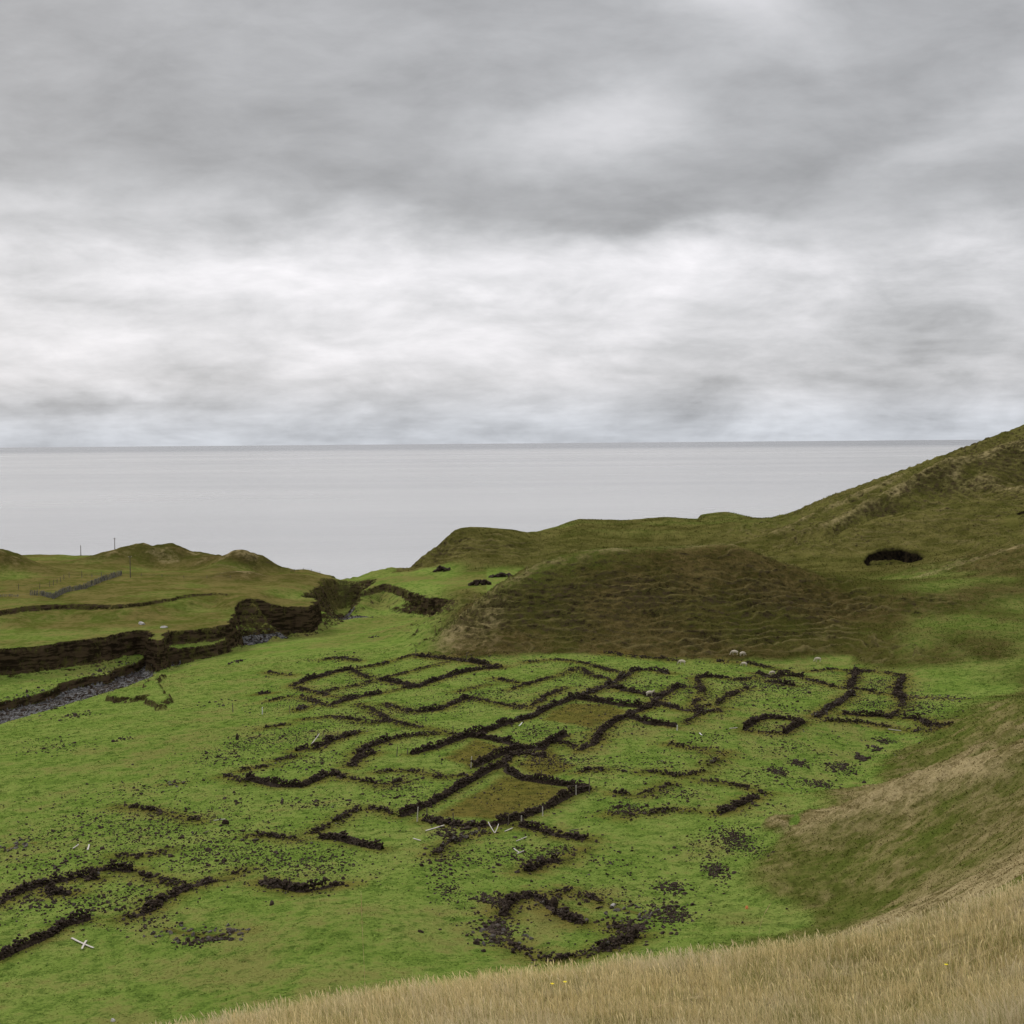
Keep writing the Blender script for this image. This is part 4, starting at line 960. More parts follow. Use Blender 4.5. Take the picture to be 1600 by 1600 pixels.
# loose stones over the pasture: the largest are objects of their own, the rest one mass
def loose_stones():
    cen = hits([c[0] for c in CLUST]); rx = hits([(c[0][0] + c[1], c[0][1]) for c in CLUST]); ry = hits([(c[0][0], c[0][1] - c[2]) for c in CLUST])
    XY, S = [], []
    for c, p, q, w in zip(CLUST, cen, rx, ry):
        n = int(c[3] * 2.3)
        if not n: continue
        a = max(0.5, abs(q[0] - p[0])); b_ = max(0.5, abs(w[1] - p[1]))
        d = rs.randn(n, 2) * 0.55; XY.append(p[:2] + d * [a, b_]); S.append(c[4] * np.exp(rs.randn(n) * 0.42) * 0.47)
    for L, ln, st in SPILL:                      # stones fallen either side of every wall
        P, _ = resample(L, 0.5); n = int(ln * {'T': 5, 'K': 12, 'R': 10, 'S': 3.0}[st])
        if n: XY.append(P[rs.randint(0, len(P), n)] + rs.randn(n, 2) * np.exp(rs.randn(n, 1) * 0.5) * (1.0 if st != 'T' else 0.8)); S.append(0.10 * np.exp(rs.randn(n) * 0.4))
    hull = at_z(np.array([300, 470, 640, 1000, 1330, 1520, 1440, 1250, 1190, 1080, 1040, 740, 560, 300, -60, -60, 150]), np.array([1190, 1050, 1020, 1022, 1040, 1095, 1160, 1230, 1330, 1440, 1490, 1480, 1380, 1420, 1480, 1330, 1250]), -36.2)[:, :2]
    lo, hi = hull.min(0), hull.max(0); n = 40000; q = rs.uniform(0, 1, (n, 2)) * (hi - lo) + lo
    den = np.clip(0.32 + 1.5 * fbm(q[:, 0], q[:, 1], 9, 4, 0.6, 12.0) , 0.015, 1)
    k = (sdf_poly(q[:, 0], q[:, 1], hull) > -1) & (rs.rand(n) < den); q = q[k]
    XY.append(q); S.append(0.080 * np.exp(rs.randn(len(q)) * 0.42))
    q = rs.uniform(-1, 1, (260, 2)) * [62, 75] + [-5, 170]; XY.append(q); S.append(0.13 * np.exp(rs.randn(len(q)) * 0.4))
    XY = np.concatenate(XY); S = np.clip(np.concatenate(S), 0.05, 0.55)
    keep = (np.hypot(XY[:, 0], XY[:, 1]) > 92) & (gsample(SLOPE, XY[:, 0], XY[:, 1]) < 0.22)
    XY, S = XY[keep], S[keep]
    g = height(XY[:, 0], XY[:, 1]); P = np.concatenate([XY, (g + S * 0.12)[:, None]], 1)
    px = XY[:, 0] / XY[:, 1] * F + 800
    seen = (px > 5) & (px < 1595)
    rank = np.argsort(np.where(seen, S / XY[:, 1], 0))[::-1]; big = rank[:290]; rest = rank[290:]
    tone = np.clip(rs.beta(1.6, 3.0, len(P)) + 0.05, 0, 1)
    V, T, a = rock_batch(P[rest], S[rest] * 1.08, tone[rest], True)
    tag(np_mesh('loose_stones', V, T, LAVA, False, dict(tone=a)), 'countless small dark lava stones strewn over the green turf', 'stones', None, 'stuff')
    protos = []
    for k in range(14):
        for tn in (0.25, 0.8):
            me = np_mesh('boulder', ROCKS[k], IT, LAVA, False, dict(tone=np.full(len(IV), tn))); protos.append(me)
    for k, i in enumerate(big):
        src = protos[rs.randint(14) * 2 + (1 if tone[i] > 0.62 else 0)]
        o = bpy.data.objects.new('boulder', src.data); COL.objects.link(o)
        o.location = P[i]; o.scale = (S[i],) * 3; o.rotation_euler = (rs.uniform(-.4, .4), rs.uniform(-.4, .4), rs.uniform(0, 6.28))
        x, d = px[i], XY[i, 1]
        side = 'left' if x < 560 else ('middle' if x < 960 else 'right')
        dep = 'front' if d < 128 else ('middle distance' if d < 175 else 'far part')
        tag(o, 'larger loose lava stone on the turf, %s, %s' % (dep, 'centre' if side == 'middle' else side + ' side'),
            'stone', 'larger loose stones, %s %s' % (dep, side))
    for p_ in protos:
        bpy.data.objects.remove(p_, do_unlink=True)
loose_stones()
def stream_stones():
    P, ln = resample(np.array(BEDL), 0.5); n = 7000
    q = P[rs.randint(0, len(P), n)]; q = q + rs.randn(n, 2) * 0.42 * bedw(q[:, 0])[:, None]
    q2 = np.array([-35, 352.5]) + rs.randn(350, 2) * [4.5, 1.4]; q = np.concatenate([q, q2])
    S = 0.13 * np.exp(rs.randn(len(q)) * 0.5); g = height(q[:, 0], q[:, 1])
    k = (g < -40.4) & (np.abs(q[:, 0] / q[:, 1]) < 0.42); q, S, g = q[k], np.clip(S[k], .05, .6), g[k]
    V, T, a = rock_batch(np.concatenate([q, (g + S * .1)[:, None]], 1), S, np.clip(rs.beta(2, 2, len(q)) + 0.15, 0, 1))
    tag(np_mesh('stream_stones', V, T, LAVA, False, dict(tone=a)), 'grey rounded stones filling the dry stream bed', 'stones', None, 'stuff')
stream_stones()
# ------------------------------------------------------------------ grass
def blades(name, XY, H, W, bend, mat, label, lean=(0.0, 0.0), extra=None, segs=1, spread=0.35):
    """upright tapering blades, two faces each, rooted on the land"""
    n = len(XY); mk = {}
    g = height(XY[:, 0], XY[:, 1], True, mk)
    a = rs.uniform(0, np.pi, n); dx, dy = np.cos(a) * W * 0.5, np.sin(a) * W * 0.5
    lx = rs.randn(n) * spread + lean[0]; ly = rs.randn(n) * spread + lean[1]
    P0 = np.stack([XY[:, 0] - dx, XY[:, 1] - dy, g - 0.02], -1); P1 = np.stack([XY[:, 0] + dx, XY[:, 1] + dy, g - 0.02], -1)
    m = 0.55
    M0 = np.stack([XY[:, 0] - dx * .8 + lx * H * m * .7, XY[:, 1] - dy * .8 + ly * H * m * .7, g + H * m], -1)
    M1 = np.stack([XY[:, 0] + dx * .8 + lx * H * m * .7, XY[:, 1] + dy * .8 + ly * H * m * .7, g + H * m], -1)
    Tt = np.stack([XY[:, 0] + lx * H * (1 + bend), XY[:, 1] + ly * H * (1 + bend), g + H * (1 - 0.15 * bend)], -1)
    V = np.stack([P0, P1, M1, M0, Tt], 1).reshape(-1, 3)
    k = (np.arange(n) * 5)[:, None]
    Q = np.array([[0, 1, 2, 3]]) + k; T = np.array([[3, 2, 4]]) + k
    at = extra(XY, mk) if extra else {}
    at = {q: np.repeat(v, 5) for q, v in at.items()}
    tone = rs.rand(n)
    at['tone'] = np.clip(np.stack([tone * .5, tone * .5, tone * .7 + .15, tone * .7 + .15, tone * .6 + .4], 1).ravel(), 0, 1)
    o = np_mesh(name, V, [Q, T], mat, False, at)
    return tag(o, label, 'grass', None, 'stuff')
def cov(XY, mk): return cover(XY[:, 0], XY[:, 1], mk)[0]
def sow(n, r0, r1, t0, t1, p=2.0):
    """random points between two distances; p=2 even over the ground, smaller = thicker near by"""
    u = rs.rand(n); r = (r0 ** p + u * (r1 ** p - r0 ** p)) ** (1 / p); t = rs.uniform(t0, t1, n)
    return np.stack([r * np.sin(t), r * np.cos(t)], -1)
def turf():
    XY = sow(int(300000), 84, 270, -0.42, 0.44, 1.0)
    r = np.hypot(*XY.T); sl = gsample(SLOPE, XY[:, 0], XY[:, 1])
    cl = fbm(XY[:, 0], XY[:, 1], 3.0, 3, 0.6, 21.0)
    k = (sl < 0.2) & (rs.rand(len(XY)) < 0.55 + 0.9 * cl) & (XY[:, 0] > XY[:, 1] * -0.40); XY, r = XY[k], r[k]
    mk = {}; height(XY[:, 0], XY[:, 1], False, mk); A, B = cover(XY[:, 0], XY[:, 1], mk)
    XY, r = XY[A['bed'] < 0.3], r[A['bed'] < 0.3]; n = len(XY)
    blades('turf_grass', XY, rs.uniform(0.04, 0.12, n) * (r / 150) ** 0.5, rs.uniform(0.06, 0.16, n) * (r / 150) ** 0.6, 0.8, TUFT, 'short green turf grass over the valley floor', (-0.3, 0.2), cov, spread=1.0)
def rough():
    XY = np.concatenate([sow(26000, 235, 330, -0.2, 0.42, 1.5), sow(60000, 330, 505, -0.2, 0.42, 1.5), sow(60000, 62, 215, 0.12, 0.46, 1.1)])
    r = np.hypot(*XY.T); mk = {}; z = height(XY[:, 0], XY[:, 1], False, mk); A, B = cover(XY[:, 0], XY[:, 1], mk)
    k = (B['hill'] > 0.5) & (z > -50) & (A['soil_shade'] < 0.5) & (A['cave_shade'] < 0.01); XY, r = XY[k], r[k]; n = len(XY)
    s = (r / 260) ** 0.6
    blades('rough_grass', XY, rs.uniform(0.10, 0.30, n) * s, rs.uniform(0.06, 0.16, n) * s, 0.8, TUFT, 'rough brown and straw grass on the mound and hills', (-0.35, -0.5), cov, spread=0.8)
turf(); rough()

def dry_material():
    m, nt, b = new_mat("dry_grass")
    pos, geo = world_pos(nt); tone = attr(nt, 'tone')
    nb = noise(nt, pos, 0.22, 4, 0.6); nf = noise(nt, pos, 1.1, 4, 0.6)
    c = mix(nt, tone, (0.370, 0.275, 0.100), (0.92, 0.78, 0.42))
    c = mix(nt, (nb * 0.6 + nf * 0.4).ss(0.46, 0.62) * 0.65, c, (0.66, 0.580, 0.420))
    sy = nt.nodes.new('ShaderNodeSeparateXYZ'); nt.links.new(pos, sy.inputs[0])
    lowp = (E(nt, sy.outputs[1]) + (nf - 0.5) * 14.0).ss(21.0, 14.0)
    c = mix(nt, lowp * 0.6, c, mix(nt, tone, (0.34, 0.275, 0.165), (0.74, 0.66, 0.48)))
    c = mix(nt, (nf * 0.5 + (tone * -1.0 + 1.0) * 0.5).ss(0.62, 0.80) * 0.7, c, (0.20, 0.145, 0.050))
    gr = attr(nt, 'green')
    c = mix(nt, gr, c, mix(nt, tone, (0.120, 0.120, 0.028), (0.400, 0.390, 0.130)))
    nt.links.new(c, b.inputs['Base Color']); b.inputs['Roughness'].default_value = 0.8; b.inputs['Specular IOR Level'].default_value = 0.1
    tr = nt.nodes.new('ShaderNodeBsdfTranslucent'); nt.links.new(c, tr.inputs['Color'])
    ms = nt.nodes.new('ShaderNodeMixShader'); ms.inputs[0].default_value = 0.4
    nt.links.new(b.outputs[0], ms.inputs[1]); nt.links.new(tr.outputs[0], ms.inputs[2])
    nt.links.new(ms.outputs[0], nt.nodes['Material Output'].inputs['Surface'])
    return m
DRY = dry_material()
def dry_grass():
    XY = np.concatenate([sow(680000, 6.5, 48, -0.47, 0.55, 1.15), sow(35000, 6.5, 34, -0.85, -0.47, 1.15), sow(35000, 6.5, 34, 0.55, 0.95, 1.15), sow(22000, 1.6, 6.5, -0.9, 0.95, 1.3)])
    r = np.hypot(*XY.T); n = len(XY)
    cl = fbm(XY[:, 0], XY[:, 1], 0.8, 3, 0.6, 31.0); k = rs.rand(n) < 0.72 + 0.9 * cl; XY, r, cl = XY[k], r[k], cl[k]; n = len(XY)
    big = fbm(XY[:, 0], XY[:, 1], 5.0, 3, 0.5, 41.0)
    H = (0.07 + 0.27 * rs.rand(n) ** 1.7) * (1 + 0.5 * cl + 0.3 * big) * (1 - 0.3 * sst(26, 38, r))
    W = 0.0052 * rs.uniform(0.5, 1.6, n) * (r / 20) ** 0.9
    def ex(XY, mk):
        ax = XY[:, 0] / XY[:, 1] * F + 800
        gr = (rs.rand(len(XY)) < 0.16 + 0.45 * sst(0.0, 0.5, fbm(XY[:, 0], XY[:, 1], 1.6, 3, 0.5, 61.0)) + 0.25 * sst(1000, 1500, ax) * sst(0.0, 0.5, fbm(XY[:, 0], XY[:, 1], 4, 3, 0.5, 51.0) + 0.2)) * 1.0
        return dict(green=gr)
    blades('dry_grass', XY, H, W, 0.5, DRY, 'tall dry straw coloured grass on the slope in the foreground', (-0.10, -0.02), ex, spread=0.24)
    # seed heads: thin tall stalks with a fuller tip
    XY = sow(16000, 10, 44, -0.47, 0.55, 1.1); n = len(XY); r = np.hypot(*XY.T); mk = {}
    g = height(XY[:, 0], XY[:, 1]); H = rs.uniform(0.2, 0.42, n) * (1 - 0.3 * sst(26, 40, r)); lx = rs.randn(n) * .12 - .08; ly = rs.randn(n) * .12
    w = 0.0022 * (r / 18); V = []; 
    B0 = np.stack([XY[:, 0], XY[:, 1], g], -1); D = np.stack([lx, ly, np.ones(n)], -1)
    Dt = np.stack([lx * 2.2, ly * 2.2, np.ones(n) * .9], -1)
    a = rs.uniform(0, np.pi, n); S = np.stack([np.cos(a), np.sin(a), a * 0], -1)
    K = B0 + D * (H * .72)[:, None]; M = K + Dt * (H * .14)[:, None]; Tp = K + Dt * (H * .30)[:, None]
    ww = w[:, None]; V = np.stack([B0 - S * ww, B0 + S * ww, K + S * ww, K - S * ww, M + S * ww * 3.2, M - S * ww * 3.2, Tp], 1).reshape(-1, 3)
    k = (np.arange(n) * 7)[:, None]
    Q = np.concatenate([np.array([[0, 1, 2, 3]]) + k, np.array([[3, 2, 4, 5]]) + k]); T = np.array([[5, 4, 6]]) + k
    tone = np.repeat(rs.uniform(0.3, 1, n), 7)
    tag(np_mesh('seed_heads', V, [Q, T], DRY, False, dict(tone=tone, green=tone * 0)), 'thin stalks with feathery seed heads rising from the dry grass', 'grass stalks', None, 'stuff')
dry_grass()
# ------------------------------------------------------------------ posts, planks, fences, sheep and small things
def simple_mat(name, c0, c1, scale=6.0, rough=0.85, stretch=(1, 1, 1)):
    m, nt, b = new_mat(name)
    tc = nt.nodes.new('ShaderNodeTexCoord')
    n = noise(nt, tc.outputs['Object'], scale, 4, 0.6, 0.0, stretch)
    nt.links.new(mix(nt, n.ss(0.35, 0.65), c0, c1), b.inputs['Base Color'])
    b.inputs['Roughness'].default_value = rough; b.inputs['Specular IOR Level'].default_value = 0.15
    bump(nt, b, n, 0.4, 0.02)
    return m
WOOD = simple_mat("weathered_wood", (0.070, 0.055, 0.040), (0.170, 0.145, 0.115), 5, 0.9, (6, 6, 1))
PALE = simple_mat("bleached_wood", (0.36, 0.33, 0.28), (0.62, 0.59, 0.53), 5, 0.9, (1, 8, 8))
WHITE = simple_mat("white_painted_wood", (0.55, 0.54, 0.51), (0.78, 0.77, 0.74), 5, 0.7)
WOOL = simple_mat("sheep_wool", (0.40, 0.35, 0.27), (0.62, 0.56, 0.46), 14, 1.0)
ROCKW = simple_mat("pale_rock", (0.34, 0.32, 0.30), (0.58, 0.56, 0.53), 3, 0.9)
ORANGE = simple_mat("orange_plastic", (0.62, 0.20, 0.07), (0.80, 0.30, 0.12), 4, 0.5)
YELLOW = simple_mat("yellow_petals", (0.75, 0.60, 0.02), (0.90, 0.78, 0.05), 20, 0.7)
STALK = simple_mat("dry_stalk", (0.42, 0.31, 0.14), (0.60, 0.48, 0.26), 8, 0.8)

def tube(P, R, n=7, cap=True):
    """a tapered round bar through points P with radii R"""
    P = np.asarray(P, float); R = np.asarray(R, float); k = len(P)
    T = np.gradient(P, axis=0); T /= np.linalg.norm(T, axis=1, keepdims=True) + 1e-9
    ref = np.array([0.0, 0, 1.0]) if abs(T[0][2]) < 0.9 else np.array([1.0, 0, 0])
    A = np.cross(T, ref); A /= np.linalg.norm(A, axis=1, keepdims=True) + 1e-9; B = np.cross(T, A)
    a = np.linspace(0, 2 * np.pi, n, endpoint=False)
    V = (P[:, None] + R[:, None, None] * (A[:, None] * np.cos(a)[None, :, None] + B[:, None] * np.sin(a)[None, :, None])).reshape(-1, 3)
    I = np.arange(k * n).reshape(k, n); J = np.roll(I, -1, 1)
    Q = np.stack([I[:-1], J[:-1], J[1:], I[1:]], -1).reshape(-1, 4)
    V = np.concatenate([V, P[:1], P[-1:]])
    T3 = np.concatenate([np.stack([J[0], I[0], np.full(n, k * n)], -1), np.stack([I[-1], J[-1], np.full(n, k * n + 1)], -1)])
    return V, Q, T3
def beam(A, B, w, t, taper=0.85, bow=0.03, seed=0):
    """a squared timber from A to B, split ends and a slight bow"""
    g = np.random.RandomState(seed); A = np.asarray(A, float); B = np.asarray(B, float); d = B - A; L = np.linalg.norm(d); d /= L
    s = np.cross(d, [0, 0, 1.0]); s = s / (np.linalg.norm(s) + 1e-9) if np.linalg.norm(s) > 0.05 else np.array([1.0, 0, 0]); u = np.cross(s, d)
    k = 5; V = []
    for i in range(k):
        f = i / (k - 1); c = A + d * L * f + s * math.sin(f * math.pi) * bow * L * g.uniform(.3, 1); q = 1 - (1 - taper) * f
        for a_, b_ in ((-1, -1), (1, -1), (1.05, .8), (.75, 1), (-.75, 1), (-1.05, .8)):
            V.append(c + s * a_ * w / 2 * q + u * b_ * t / 2 * q)
    n = 6; I = np.arange(k * n).reshape(k, n); J = np.roll(I, -1, 1); Q = np.stack([I[:-1], J[:-1], J[1:], I[1:]], -1).reshape(-1, 4)
    V = np.array(V); V = np.concatenate([V, V[:n].mean(0, keepdims=True) , V[-n:].mean(0, keepdims=True)])
    T3 = np.concatenate([np.stack([J[0], I[0], np.full(n, k * n)], -1), np.stack([I[-1], J[-1], np.full(n, k * n + 1)], -1)])
    return V, Q, T3
def join(L):
    V, Q, T, o = [], [], [], 0
    for v, q, t in L: V.append(v); Q.append(q + o); T.append(t + o); o += len(v)
    return np.concatenate(V), [np.concatenate(Q), np.concatenate(T)]
def gz(x, y): return float(height(np.array([x]), np.array([y]))[0])

# standing posts: foot in the picture, height in picture points, material, label
POSTS = [(649,1025,11,WOOD,'dark post on the outermost back corner of the far pens'),(729,1029,8,WOOD,'thin post behind the far back wall, close to the mound'),
 (453,1115,12,WOOD,'grey post leaning beside the short wall stub at left'),(496,1153,10,WOOD,'left one of three thin stakes behind the blackish wall'),
 (505,1154,10,WOOD,'middle one of three thin stakes behind the blackish wall'),(528,1151,8,WOOD,'right one of three thin stakes behind the blackish wall'),
 (607,1128,8,WOOD,'short stake on the long low wall of the left pens'),(620,1182,14,WOOD,'tall greyish stick left of the broad diagonal wall'),
 (637,1179,9,WOOD,'small post at the lower end of the broad diagonal wall'),(708,1143,8,WOOD,'thin stake just above the broad diagonal wall'),
 (736,1200,17,PALE,'bleached tall post at the front corner of the small brown-floored pen'),(754,1202,10,WOOD,'short post in front of the small brown-floored pen wall'),
 (410,1116,10,WHITE,'white post standing alone in the left field'),(665,1127,6,WOOD,'tiny stake in the middle of the left pens'),
 (796,1162,12,WOOD,'dark post at the back of the small brown-floored pen'),(364,1113,13,WOOD,'dark lone post at the far left of the rubble'),
 (1103,1115,9,WOOD,'thin post by the small pen with the white post'),(1058,1141,7,WHITE,'bright white post at the end of the dark smooth wall'),
 (921,1239,22,WOOD,'tall dark post on the right corner of the big brown-floored pen'),(900,1242,14,PALE,'pale post near the right corner of the big pen'),
 (872,1226,10,WOOD,'thin post on the back wall of the big pen'),(848,1275,13,PALE,'pale post midway along the narrow front right wall'),
 (815,1287,11,PALE,'pale post near the lower end of the narrow front right wall'),(846,1216,11,WOOD,'dark stick on the back wall behind the big pen'),
 (652,1284,22,PALE,'tall weathered post at the left foot of the tallest diagonal wall'),(667,1273,10,WOOD,'short post leaning on the tallest diagonal wall'),
 (708,1281,10,WOOD,'stake inside the left front corner of the big pen'),(794,1289,16,WOOD,'post at the lowest front corner of the big pen'),
 (876,1252,11,WOOD,'dark stake behind the narrow front right wall'),(843,1193,10,WOOD,'thin stick above the dark rusty stone pile'),
 (1335,1047,6,WOOD,'stub of a post at the top of the thick dividing wall'),(1455,1144,9,WOOD,'dark post at the right front corner of the right-hand pens')]
_ph = hits([p[:2] for p in POSTS])
for i, ((x, y, h, m, lb), P) in enumerate(zip(POSTS, _ph)):
    H = h * P[1] / F + 0.12; g = np.random.RandomState(i); tx, ty = g.randn(2) * 0.05
    r = 0.055 if m is not WHITE else 0.075
    zs = np.array([-0.25, 0, .35, .7, .96, 1.0]); Pp = np.stack([zs * H * tx + g.randn(6) * .006, zs * H * ty, zs * H], -1); Pp[0, 2] = -0.25
    V, Q, T = tube(Pp, r * np.array([1.1, 1.1, 1, .95, .88, .5]), 8)
    o = np_mesh('fence_post', V, [Q, T], m, False, loc=(P[0], P[1], gz(P[0], P[1]) ))
    tag(o, lb, 'post', 'old fence posts among the stone pens')

PLANKS = [((112,1467),(146,1483),PALE,.16,'long bleached plank of the white cross at bottom left'),((135,1471),(128,1486),PALE,.14,'short bleached plank lying across the long one at bottom left'),
 ((665,1299),(694,1291),PALE,.16,'bleached plank in front of the left corner of the big pen'),((763,1291),(773,1303),PALE,.07,'left stick of the pale V leaning at the front of the big pen'),
 ((773,1303),(779,1295),PALE,.07,'right stick of the pale V leaning at the front of the big pen'),((789,1300),(801,1295),PALE,.12,'pale plank right of the V of sticks'),
 ((646,1311),(657,1315),PALE,.13,'short pale plank lying on the turf below the big pen'),((807,1315),(823,1309),PALE,.08,'thin branch-like pale stick below the big pen'),
 ((803,1327),(812,1334),PALE,.09,'upper bent pale stick on the turf below the big pen'),((808,1335),(819,1331),PALE,.10,'lower bright stick on the turf below the big pen'),
 ((114,1327),(123,1321),PALE,.10,'left pale stick of two in the rubble at left'),((137,1329),(139,1321),PALE,.14,'right whiter stick of two in the rubble at left'),
 ((334,1283),(352,1281),PALE,.08,'thin pale pole by the rubble at left centre'),((320,1302),(326,1300),WOOD,.12,'small brown board at the end of a low bank'),
 ((890,1299),(904,1297),WOOD,.10,'grey plank on the grass right of the big pen'),((487,1163),(499,1152),PALE,.09,'slanting pole propped beside the three stakes'),
 ((811,1135),(816,1130),WHITE,.12,'white board in the grass by the broad diagonal wall'),((1140,1139),(1152,1138),PALE,.10,'pale board left of the tiny square pen'),
 ((1093,1146),(1097,1150),WHITE,.12,'little white board in the open green on the right'),((1388,1140),(1408,1143),PALE,.10,'pale rail lying along the front of the right-hand pens')]
_pa = hits([p[0] for p in PLANKS]); _pb = hits([p[1] for p in PLANKS])
for i, ((a, b_, m, w, lb), A, B) in enumerate(zip(PLANKS, _pa, _pb)):
    A = A.copy(); B = B.copy(); A[2] = gz(A[0], A[1]) + .07; B[2] = gz(B[0], B[1]) + (.10 if i != 1 else .16)
    if i in (3, 4, 15): (A if i == 3 else B)[2] += .35
    o0 = (A + B) / 2; V, Q, T = beam(A - o0, B - o0, w, .05 if w > .1 else w * .8, 0.85, 0.02, i)
    tag(np_mesh('plank', V, [Q, T], m, False, loc=tuple(o0)), lb, 'plank', 'bleached planks and sticks lying about the pens')

# ---- fences of the yards on the far left terrace
def fence(foot, label, h, pal=0.0, post_every=3.0, rails=2, mat=WOOD, group='fences of the yard on the far left'):
    L = hits(foot); P, ln = resample(L, 0.25); root = bpy.data.objects.new('yard_fence', None); COL.objects.link(root)
    o0 = np.array([P[0][0], P[0][1], gz(*P[0])]); root.location = o0; tag(root, label, 'fence', group)
    g = np.random.RandomState(int(foot[0][0])); cum = np.arange(len(P)) * ln / max(1, len(P) - 1); H = height(P[:, 0], P[:, 1])
    n = max(2, int(round(ln / post_every)) + 1)
    for s in np.linspace(0, ln, n):
        x, y, z = np.interp(s, cum, P[:, 0]), np.interp(s, cum, P[:, 1]), np.interp(s, cum, H); hh = h * g.uniform(1.0, 1.25); t = g.randn(2) * .05
        V, Q, T = tube(np.array([[0, 0, -.2], [0, 0, 0], [t[0] * .5, t[1] * .5, hh * .5], [t[0], t[1], hh]]), [.07, .07, .065, .05], 6)
        np_mesh('post', V, [Q, T], mat, False, parent=root, loc=tuple(np.array([x, y, z]) - o0))
    for k in range(rails):
        f = (k + 1) / (rails + 0.3); idx = np.linspace(0, len(P) - 1, max(3, n * 2)).astype(int)
        R = np.stack([P[idx, 0], P[idx, 1], H[idx] + h * f], -1) - o0
        V, Q, T = tube(R, np.full(len(R), .035 if pal else .012), 5); np_mesh('rail', V, [Q, T], mat, False, parent=root)
    if pal:
        Ls = []
        for s in np.arange(0, ln, pal):
            x, y, z = np.interp(s, cum, P[:, 0]), np.interp(s, cum, P[:, 1]), np.interp(s, cum, H); hh = h * g.uniform(.75, 1.12)
            Ls.append(beam(np.array([x, y, z - .1]) - o0, np.array([x + g.randn() * .06, y, z + hh]) - o0, .10, .03, .9, 0.0, int(s * 7) + 1))
        V, F_ = join(Ls); np_mesh('palings', V, F_, mat, False, parent=root)
GREYW = simple_mat("grey_palings", (0.060, 0.058, 0.050), (0.24, 0.23, 0.20), 2.5, 0.95, (3, 3, .6))
fence([(47,930),(66,931),(84,936)], 'dark crowded paling fence at the near left of the yard', 1.15, .2, 2.5, 2, GREYW)
fence([(84,936),(100,927),(110,924)], 'grey paling fence running back from the yard corner', 1.3, .2, 2.0, 2, GREYW)
fence([(110,924),(131,920)], 'short dark paling fence in the middle of the yard', 1.1, .2, 1.8, 2, GREYW)
fence([(131,921),(148,914),(168,906),(190,899)], 'long light grey-green paling fence running to the far end of the yard', 1.35, .28, 3.5, 2, GREYW)
fence([(128,903),(150,901),(172,899),(190,898)], 'far top fence of the yard with a dark flat rail', .9, 0, 3.0, 2, GREYW)
fence([(0,933),(12,932),(28,933)], 'low stick fence at the far left edge beside a white post', .55, .3, 3.0, 1, GREYW)
fence([(28,933),(47,930)], 'low wire fence joining the stick fence to the yard', .5, 0, 3.0, 1, GREYW)
fence([(29,921),(49,920),(74,919),(104,903),(128,900)], 'thin wire fence with widely spaced posts behind the yard', 1.15, 0, 4.6, 2, WOOD)
fence([(190,898),(245,901),(300,904),(360,903)], 'nearly invisible wire fence with short posts crossing the meadow', .6, 0, 7.5, 2, WOOD, 'wire fences on the far terrace')
fence([(455,893),(468,892),(482,892),(500,897)], 'little wire fence along the edge above the stream mouth', .7, 0, 2.6, 2, WOOD, 'wire fences on the far terrace')
# ---- poles
def pole(px, d, top, base_z, label, arm=True):
    tp = at_d(px, top, d); x, y = tp[0], tp[1]; z0 = gz(x, y); H = tp[2] - z0
    root = bpy.data.objects.new('utility_pole', None); COL.objects.link(root); root.location = (x, y, z0); tag(root, label, 'pole', 'wooden poles above the yard')
    V, Q, T = tube(np.array([[0, 0, -.4], [0, 0, 0], [0, 0, H * .5], [0, 0, H * .97], [0, 0, H]]), [.13, .13, .11, .09, .05], 8); np_mesh('pole_shaft', V, [Q, T], WOOD, False, parent=root)
    if arm:
        V, Q, T = beam((-.45, 0, H * .93), (.45, 0, H * .93), .08, .08, 1.0, 0, 3); np_mesh('crossarm', V, [Q, T], WOOD, False, parent=root)
        for s in (-.35, .35):
            V, Q, T = tube(np.array([[s, 0, H * .93 + .04], [s, 0, H * .93 + .1], [s, 0, H * .93 + .2]]), [.03, .05, .02], 6); np_mesh('insulator', V, [Q, T], WHITE, False, parent=root)
pole(179, 442, 840, 0, 'tallest thin pole standing against the sea behind the dune')
pole(126, 452, 852, 0, 'faint short pole against the sea, leftmost of the poles', False)
pole(203, 372, 868, 0, 'dark pole on the meadow in front of the dune')

